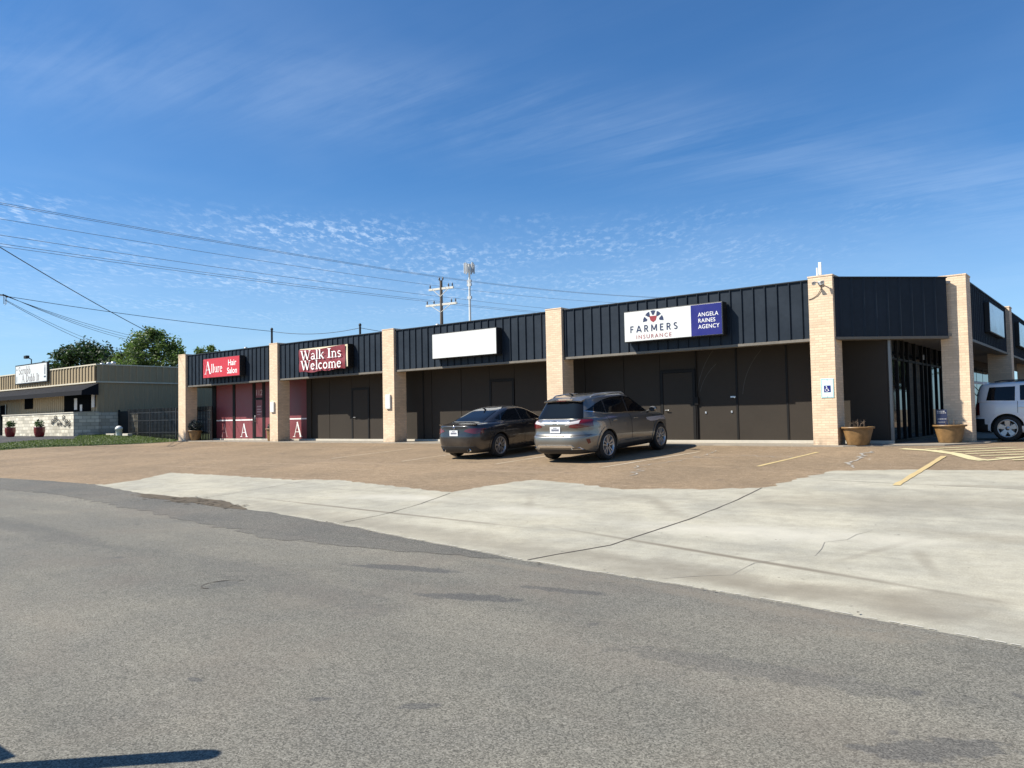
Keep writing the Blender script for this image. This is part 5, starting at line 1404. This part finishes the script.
# ------------------------------------------------------------------ trees
def tree(name, label, loc, h, crown_r, crown_h, leafm, seed, nclump=46, nleaf=130, leaf=.17, group=None):
    r = random.Random(seed)
    t = empty(name, loc); tag(t, label, 'tree', group)
    m = MB()
    base = h - crown_h
    tips = []
    m.tube([(0, 0, -.3), (.05, 0, base * .5), (.1, .1, base), (.1, .15, base + crown_h * .35)], [h * .032, h * .025, h * .02, h * .011], 10)
    for i in range(9):
        a = 2 * PI * i / 9 + r.uniform(-.3, .3); z0 = base * r.uniform(.75, 1.15); rr = crown_r * r.uniform(.45, .85); z1 = base + crown_h * r.uniform(.15, .75)
        p0 = Vector((.1, .1, z0)); p2 = Vector((rr * math.cos(a), rr * math.sin(a), z1)); p1 = p0.lerp(p2, .5) + Vector((0, 0, -.2 + r.uniform(0, .5)))
        m.tube([p0, p1, p2], [h * .012, h * .008, h * .003], 6)
        for k in range(3):
            q = p1.lerp(p2, r.uniform(.2, .9)); e = q + Vector((r.gauss(0, .6), r.gauss(0, .6), r.uniform(.2, 1.0)))
            m.tube([q, e], [h * .004, h * .0015], 5)
    m.build('trunk', M['bark'], t)
    m = MB()
    cl = []
    for i in range(nclump):
        u = Vector((r.gauss(0, 1), r.gauss(0, 1), r.gauss(0, 1))).normalized()
        k = r.uniform(.35, 1.0) ** .6
        prof = 1.0 - .35 * max(0, u.z)
        c = Vector((u.x * crown_r * k * prof, u.y * crown_r * k * prof, base + crown_h * (.5 + .5 * u.z * k)))
        if c.z < base + .1 * crown_h: c.z = base + r.uniform(.05, .3) * crown_h
        cl.append((c, crown_r * r.uniform(.14, .30)))
    for c, cr in cl:
        for j in range(nleaf):
            u = Vector((r.gauss(0, 1), r.gauss(0, 1), r.gauss(0, .8))).normalized() * (cr * r.uniform(.25, 1.15))
            p = c + u; s_ = leaf * r.uniform(.5, 1.25)
            a = Vector((r.gauss(0, 1), r.gauss(0, 1), r.gauss(0, .7))).normalized(); q = a.cross(Vector((r.gauss(0, 1), r.gauss(0, 1), r.gauss(0, 1)))).normalized()
            m.add([p - a * s_, p + q * s_ * .55, p + a * s_, p - q * s_ * .55], [(0, 1, 2, 3)])
    m.build('crown', leafm, t, uv=False)
    return t
gt = 'trees behind the tan building'
tree('leafy_tree', 'tall light green leafy tree rising beyond the tan building, beside the cream pillar', (-67.3, 15.7, 0), 9.75, 3.7, 6.0, M['leafA'], 11, 90, 170, .16, gt)
tree('leafy_tree', 'dark green rounded tree behind the roof of the tan building, left of the lighter tree', (-82.5, 16.4, 0), 9.6, 3.9, 4.6, M['leafB'], 4, 75, 150, .19, gt)
tree('leafy_tree', 'dark green tree low beyond the roof edge, touching the lighter tree', (-76.0, 17.5, 0), 8.6, 2.6, 4.0, M['leafB'], 9, 34, 130, .18, gt)
tree('leafy_tree', 'light green treetop peeping out right beside the leftmost cream pillar', (-63.0, 19.5, 0), 8.5, 2.2, 4.2, M['leafA'], 21, 30, 120, .16, gt)
tree('leafy_tree', 'dark treetop just showing over the parapet at the left edge of the photo', (-118, 9.0, 0), 9.2, 4.5, 5.0, M['leafB'], 14, 34, 120, .25, gt)
gb = 'unseen trees added to darken the shop glass'  # out of view, added so the storefront panes reflect something dark
for i, (x, y, s_) in enumerate(((11, 46, 1), (16, 60, 1.1), (24, 72, 1.2))):
    tree('leafy_tree', 'broad green tree added out of view beyond the side parking to darken the glass reflection', (x, y, 0), 9 * s_, 4.5, 6.5, M['leafB'], 50 + i, 30, 90, .3, gb)

# ------------------------------------------------------------------ poles, wires, mast
def sag(a, b, s_, n=18):
    a = Vector(a); b = Vector(b)
    return [a.lerp(b, i / n) - Vector((0, 0, s_ * 4 * (i / n) * (1 - i / n))) for i in range(n + 1)]
def upole(loc, rz, label, group='utility poles'):
    t = empty('utility_pole', loc, (0, 0, rz)); tag(t, label, 'utility pole', group)
    m = MB(); m.tube([(0, 0, -.5), (0, 0, 11.6)], [.17, .11], 12); m.build('pole', M['wood'], t)
    for z, L in ((10.95, 1.15), (9.72, 1.45)):
        m = MB(); m.box(-L, -.07, z - .08, L, .07, z + .08, b=.01); a = m.build('crossarm', M['crossarm'], t)
        m = MB()
        for s_ in (1, -1): m.tube([(s_ * L * .62, -.08, z - .06), (0, -.12, z - .62)], .025, 6)
        m.build('brace', M['crossarm'], a)
        for xx in ((-L + .1, L - .45, L - .1) if z > 10 else (-L + .1, -L + .75, L - .5, L - .12)):
            m = MB(); m.lathe([(.02, 0), (.035, .06), (.075, .10), (.04, .15), (.075, .19), (.04, .24), (.03, .30), (.001, .31)], 12, 0, Matrix.Translation((xx, 0, z + .07))); m.build('insulator', M['ceramic'], a)
    m = MB()
    for xx in (-.16, .16): m.tube([(0, 0, 11.4), (xx, 0, 11.65)], .03, 6); m.lathe([(.05, 0), (.08, .08), (.05, .22), (.001, .24)], 10, 0, Matrix.Translation((xx, 0, 11.62)))
    m.build('top_bracket', M['ceramic'], t)
    m = MB(); m.lathe([(.001, 0), (.16, 0), (.16, .5), (.05, .56), (.001, .58)], 14, 0, Matrix.Translation((-.32, -.1, 7.7))); m.lathe([(.05, 0), (.05, 1.2)], 10, 0, Matrix.Translation((-.2, -.13, 7.0))); m.box(-.35, -.05, 7.95, 0, .05, 8.05); m.build('cutout', M['greymetal'], t)
    return t
PA = Vector((-35.74, 22.79, 0)); rzA = R(8)
upole(PA, rzA, 'wooden utility pole with two bleached crossarms, behind the roof near the cell tower')
PB_ = Vector((-35.2, -33.0, 0)); rzB = R(30)
upole(PB_, rzB, 'wooden utility pole with two bleached crossarms, out of frame to the left')
PC = Vector((-22.5, 52, 0)); upole(PC, R(10), 'wooden utility pole with two bleached crossarms, hidden behind the roof')
def world(P0, rz, p): return P0 + Matrix.Rotation(rz, 3, 'Z') @ Vector(p)
def cable(pts, r, mat, label, group='overhead power lines'):
    m = MB(); m.tube(pts, r, 5)
    o = m.build('power_line', mat, None, uv=False)
    return tag(o, label, 'power line', group)
lab1 = 'one of the thin parallel power lines climbing left from the crossarm pole'
lab2 = 'one of the thin power lines dropping right from the crossarm pole behind the roof'
W0 = [((-.16, 0, 11.85)), ((.16, 0, 11.85)), ((-1.05, 0, 11.35)), ((-1.35, 0, 10.08)), ((-.7, 0, 10.08)), ((1.33, 0, 10.08))]
# left ends are fixed on the next pole, which stands taller on the rise
LE = [(203, 12.9), (207, 12.7), (219, 12.0), (233, 11.2), (241, 10.85), (246, 10.5)]
for k, p in enumerate(W0):
    a = world(PA, rzA, p); b = world(PB_, rzB, p)
    cable(sag(a, b, .40, 24), .012, M['wire'], lab1)
for k, p in enumerate(W0):
    a = world(PA, rzA, p); c = world(PC, R(10), p)
    cable(sag(a, c, .55, 10), .011, M['wire'], lab2)
# cell tower
t = empty('cell_tower', (-125.5, 127.6, 0)); tag(t, 'tall white cell tower with a cluster of panel antennas on top', 'cell tower')
m = MB(); m.tube([(0, 0, -1), (0, 0, 40)], [.42, .24], 14); m.build('mast', M['white'], t)
m = MB()
for a in range(3):
    th = a * 2 * PI / 3 + .3
    for k in (-1, 0, 1):
        c = Vector((1.05 * math.cos(th) - k * .62 * math.sin(th), 1.05 * math.sin(th) + k * .62 * math.cos(th), 0))
        m.box(c.x - .13, c.y - .13, 37.5 + .3 * (k == 0), c.x + .13, c.y + .13, 40.2 - .35 * (k == 1))
m.build('antennas', M['greymetal'], t)
m = MB()
for z in (38.2, 39.6): m.lathe([(1.05, z - .06), (1.12, z), (1.05, z + .06), (.98, z)], 12, closed=True)
for z in (35.2, 34.3, 31.0): m.box(-.7, -.2, z, .6, .2, z + .7)
m.build('platform', M['greymetal'], t)

# service masts on the roof and their drops
def service_mast(loc, h, label):
    t = empty('service_mast', loc); tag(t, label, 'service mast', 'service masts on the roof')
    m = MB(); m.tube([(0, 0, 0), (0, 0, h)], .055, 8); m.build('pipe', M['black'], t)
    m = MB(); m.lathe([(.02, 0), (.07, .02), (.075, .10), (.03, .15), (.001, .16)], 10, 0, Matrix.Translation((0, 0, h))); m.build('weatherhead', M['black'], t)
    m = MB(); m.lathe([(.16, 0), (.12, .06), (.06, .1)], 12); m.build('flashing', M['steel'], t)
service_mast((-29.85, 3.5, 4.36), 1.42, 'thin dark service mast on the roof behind the second cream pillar')
service_mast((-24.62, 5.1, 4.36), 1.32, 'thin dark service mast on the roof above the Walk Ins sign')
# service cables running past the left edge
gl = 'service cables at the left'
def plain_pole(loc, h, label):
    t = empty('utility_pole', loc); tag(t, label, 'utility pole', 'utility poles')
    m = MB(); m.tube([(0, 0, -.4), (0, 0, h)], [.15, .10], 12); m.build('pole', M['wood'], t)
    m = MB(); m.box(-.5, -.05, h - .55, .5, .05, h - .43, b=.01); m.build('crossarm', M['crossarm'], t)
    return t
D0 = Vector((-41.8, -9.6, 0)); E0 = Vector((-71.9, 20.45, 0))
plain_pole((D0.x, D0.y, -.4), 13.8, 'plain wooden service pole out of frame to the left')
plain_pole((E0.x, E0.y, 0), 9.4, 'plain wooden service pole hidden behind the light green tree')
cable(sag(D0 + Vector((0, 0, 13.0)), E0 + Vector((0, 0, 9.2)), .35), .030, M['cable'], 'thick black cable descending from the left edge towards the light green tree', gl)
Jn = Vector((-34.16, -7.67, 6.90)); Dj = D0 + Vector((0, 0, 8.1))
J2 = Jn + Vector((-.3, .25, .02))
for k, dz in enumerate((0, .09, .17)):
    cable(sag(Dj + Vector((0, 0, dz)), Jn + Vector((0, 0, dz * .3)), .03, 6)[:-1] + sag(Jn + Vector((0, 0, dz * .3)), E0 + Vector((0, 0, 9.4 - dz * 1.5)), .40 + dz * 1.5), .012, M['cable'], 'one strand of the twisted cable bundle below the thick black cable', gl)
cable(sag(Jn - Vector((0, 0, .2)), E0 + Vector((0, 0, 7.7)), 1.0), .011, M['cable'], 'thin drooping cable under the bundle, lower of two', gl)
cable(sag(Jn - Vector((0, 0, .16)), E0 + Vector((0, 0, 8.3)), 1.0), .010, M['cable'], 'thin drooping cable under the bundle, upper of two', gl)
cable(sag(Jn, (-29.85, 3.5, 5.74), .10), .013, M['cable'], 'dark cable running right from the looped splice to the roof mast', gl)
cable(sag((-29.85, 3.5, 5.74), (-24.62, 5.1, 5.60), .22), .013, M['cable'], 'short dark cable slung between the two roof masts', gl)
cable(sag((-24.62, 5.1, 5.60), (-18.5, 9.0, 4.5), .10), .012, M['cable'], 'short dark cable dropping right from the roof mast above the Walk Ins sign', gl)
t = empty('cable_splice', Jn); tag(t, 'looped cable splice hanging from the wires at the left edge', 'cable splice')
m = MB(); m.tube([(-.15, .1, -.02), (-.12, .1, -.34), (.15, -.1, -.38), (.18, -.12, -.04)], .012, 6); m.tube([(-.02, .0, -.05), (-.05, .02, -.30), (.05, -.02, -.42)], .014, 6); m.build('loop', M['wire'], t)
m = MB(); m.tube([(-.2, .15, .0), (.22, -.15, .02)], .035, 8); m.build('sleeve', M['cable'], t)


# ------------------------------------------------------------------ roof-top odds and ends
t = empty('panel_antenna', (-.42, .32, 4.515)); tag(t, 'small white panel antenna on the top of the wheelchair sign pillar', 'antenna')
m = MB(); m.tube([(0, 0, 0), (0, 0, .32)], .018, 8); m.build('pole', M['steel'], t)
m = MB(); m.box(-.01, -.05, .06, .07, -.02, .40, b=.008); m.box(-.07, -.045, .04, -.03, -.02, .26, b=.006); m.build('antenna_panel', M['white'], t)
t = empty('floodlight', (-.30, -.001, 4.30)); tag(t, 'twin floodlight fixture near the top of the wheelchair sign pillar', 'lamp')
m = MB(); m.box(-.05, -.05, -.05, .05, -.001, .05, b=.008); m.build('mount', M['greymetal'], t)
for s_ in (-1, 1):
    m = MB(); m.tube([(s_ * .03, -.04, .0), (s_ * .09, -.12, .02), (s_ * .12, -.16, .02)], .014, 6)
    m.lathe([(.02, 0), (.035, .03), (.055, .10), (.05, .10), (.001, .09)], 14, 0, Matrix.Translation((s_ * .11, -.13, .03)) @ Matrix.Rotation(R(120), 4, 'X')); m.build('lamp_head', M['greymetal'], t)
m = MB(); m.tube([(.02, -.02, -.03), (.01, -.02, -.16), (-.08, -.015, -.30), (-.22, -.012, -.38), (-.32, -.01, -.40)], .008, 5); m.build('wire', M['black'], t)
def roof_pipe(x, y, z, h, lab):
    t = empty('vent_pipe', (x, y, z)); tag(t, lab, 'vent', 'vent pipes on the long roof')
    m = MB(); m.tube([(0, 0, 0), (0, 0, h)], .05, 8); m.build('pipe', M['steel'], t)
    m = MB(); m.lathe([(.10, h), (.10, h + .05), (.001, h + .1)], 10); m.build('cap', M['greymetal'], t)
roof_pipe(-31.5, 3.0, 4.36, .55, 'short vent pipe over the roof edge left of the red sign')
# unseen post and cabinet, added to cast shadows into the lower left corner
t = empty('shadow_post', (1.39, -20.32, -.70)); tag(t, 'round topped steel post added out of frame by the road to cast a shadow', 'post')
m = MB(); m.lathe([(.07, 0), (.07, 1.52), (.06, 1.57), (.03, 1.595), (.001, 1.6)], 18); m.build('post', M['greymetal'], t)
m = MB(); m.lathe([(.13, 0), (.13, .02), (.07, .03)], 18); m.build('base_plate', M['steel'], t)

t = empty('shadow_cabinet', (.70, -20.74, -.70)); tag(t, 'grey metal utility cabinet added out of frame by the road to cast a shadow', 'cabinet')
m = MB(); m.box(-.25, -.175, 0, .25, .175, 1.06, b=.015); m.build('housing', M['greymetal'], t)
m = MB(); m.box(-.27, -.195, 1.06, .27, .195, 1.10, b=.01); m.build('lid', M['steel'], t)
m = MB(); m.box(-.20, .175, .12, .20, .185, .98, b=.004); d_ = m.build('door', M['steel'], t)
m = MB(); m.box(.12, .185, .5, .15, .21, .62, b=.006); m.build('handle', M['black'], d_)
# ------------------------------------------------------------------ sky, sun, camera
SUN = Vector((-.70, -.714, 0)).normalized(); EL = R(44)
world_ = bpy.data.worlds.new('World'); scene.world = world_; world_.use_nodes = True
wt = world_.node_tree
for q in list(wt.nodes): wt.nodes.remove(q)
nt = NT(wt)
sky = nt.n('ShaderNodeTexSky', sky_type='NISHITA', sun_disc=False, sun_elevation=EL, sun_rotation=math.atan2(SUN.x, SUN.y) % (2 * PI), altitude=150, air_density=1.0, dust_density=0.6, ozone_density=2.2)
gen = nt.n('ShaderNodeTexCoord').outputs['Generated']
xyz = nt.n('ShaderNodeSeparateXYZ', {0: gen})
zc = nt.math('MAXIMUM', xyz.outputs[2], .02)
pp = nt.n('ShaderNodeCombineXYZ', {0: nt.math('DIVIDE', xyz.outputs[0], zc), 1: nt.math('DIVIDE', xyz.outputs[1], zc), 2: 0.0}).outputs[0]
def dotn(n): return nt.n('ShaderNodeVectorMath', {0: gen, 1: n}, operation='DOT_PRODUCT').outputs['Value']
# altocumulus field
def dotp(n): return nt.n('ShaderNodeVectorMath', {0: pp, 1: n}, operation='DOT_PRODUCT').outputs['Value']
cv = nt.n('ShaderNodeCombineXYZ', {0: nt.math('MULTIPLY', dotp((.78, .62, 0)), 1.0), 1: nt.math('MULTIPLY', dotp((-.62, .78, 0)), .42), 2: 0.0}).outputs[0]
alto = nt.noise(cv, 19, 5, .66, .08)
patchy = nt.noise(pp, 1.3, 3, .5)
band = nt.math('MULTIPLY', nt.rng(xyz.outputs[2], .262, .225, 0, 1, True), nt.rng(xyz.outputs[2], .09, .21, .10, 1, True))
side = nt.rng(dotn((.35, .94, 0)), .93, .45, 0, 1, True)
am = nt.math('MULTIPLY', nt.math('MULTIPLY', nt.rng(alto, .46, .68, 0, 1, True), band), nt.math('MULTIPLY', side, nt.rng(patchy, .40, .66, .08, 1)))
# thin cirrus veils: stretched noise along two bands of the sky
cmap = nt.n('ShaderNodeMapping', {'Vector': pp, 'Rotation': (0, 0, R(52)), 'Scale': (.5, .9, 1)}).outputs[0]
cir = nt.noise(cmap, 1.6, 7, .62, .6)
fib = nt.noise(nt.n('ShaderNodeMapping', {'Vector': pp, 'Rotation': (0, 0, R(40)), 'Scale': (.5, 4, 1)}).outputs[0], 2.5, 6, .65, .8)
CB = (0.0, 0.0, 1.0)
cband = nt.rng(nt.math('ABSOLUTE', dotn((-.33, .19, -.92))), .085, .0, .12, 1, True)
cm = nt.math('MULTIPLY', nt.math('MULTIPLY', nt.rng(nt.math('ADD', nt.math('MULTIPLY', cir, .65), nt.math('MULTIPLY', fib, .35)), .36, .72, 0, 1, True), cband), .12)
veil = nt.math('MULTIPLY', nt.rng(nt.noise(pp, .55, 4, .55, .4), .45, .8, 0, 1, True), .07)
low = nt.math('MULTIPLY', nt.rng(xyz.outputs[2], .30, .02, 0, 1, True), .28)
mask = nt.math('ADD', nt.math('ADD', nt.math('MULTIPLY', am, .50), cm), nt.math('ADD', veil, low), clamp=True)
skyc = nt.mix(1.0, sky.outputs[0], (.66, 1.22, 1.72, 1), 'MULTIPLY')
cloud = (10.5, 12.5, 15, 1)
colr = nt.mix(mask, skyc, cloud)
bg = nt.n('ShaderNodeBackground', {'Color': colr, 'Strength': .05})
out = nt.n('ShaderNodeOutputWorld'); wt.links.new(bg.outputs[0], out.inputs[0])

sl = bpy.data.lights.new('sun', 'SUN'); sl.energy = 5.0; sl.angle = R(.53); sl.color = (1, .945, .83)
so = bpy.data.objects.new('sun', sl); col.objects.link(so)
d = Vector((SUN.x * math.cos(EL), SUN.y * math.cos(EL), math.sin(EL)))
so.rotation_euler = d.to_track_quat('Z', 'Y').to_euler(); so.location = d * 50

cam = bpy.data.cameras.new('camera'); co = bpy.data.objects.new('camera', cam); col.objects.link(co)
cam.sensor_width = 36; cam.sensor_fit = 'HORIZONTAL'; cam.lens = 788.32 / 1024 * 36; cam.clip_end = 12000; cam.clip_start = .05
yaw, pit, ro = R(38.523), R(2.4044), R(-1.1110)
r0 = Vector((math.cos(yaw), math.sin(yaw), 0)); fw = Vector((-math.sin(yaw), math.cos(yaw), 0))
fwd = fw * math.cos(pit) + Vector((0, 0, math.sin(pit))); up = -fw * math.sin(pit) + Vector((0, 0, math.cos(pit)))
ex = r0 * math.cos(ro) + up * math.sin(ro); ey = -r0 * math.sin(ro) + up * math.cos(ro)
mw = Matrix.Identity(4)
for i in range(3): mw[i][0] = ex[i]; mw[i][1] = ey[i]; mw[i][2] = -fwd[i]; mw[i][3] = (6.17505, -21.29659, .92918)[i]
co.matrix_world = mw
scene.camera = co
scene.view_settings.view_transform = 'Standard'; scene.view_settings.look = 'None'; scene.view_settings.exposure = 0.75; scene.view_settings.gamma = 1; scene.view_settings.use_curve_mapping = False
scene.cycles.max_bounces = 8
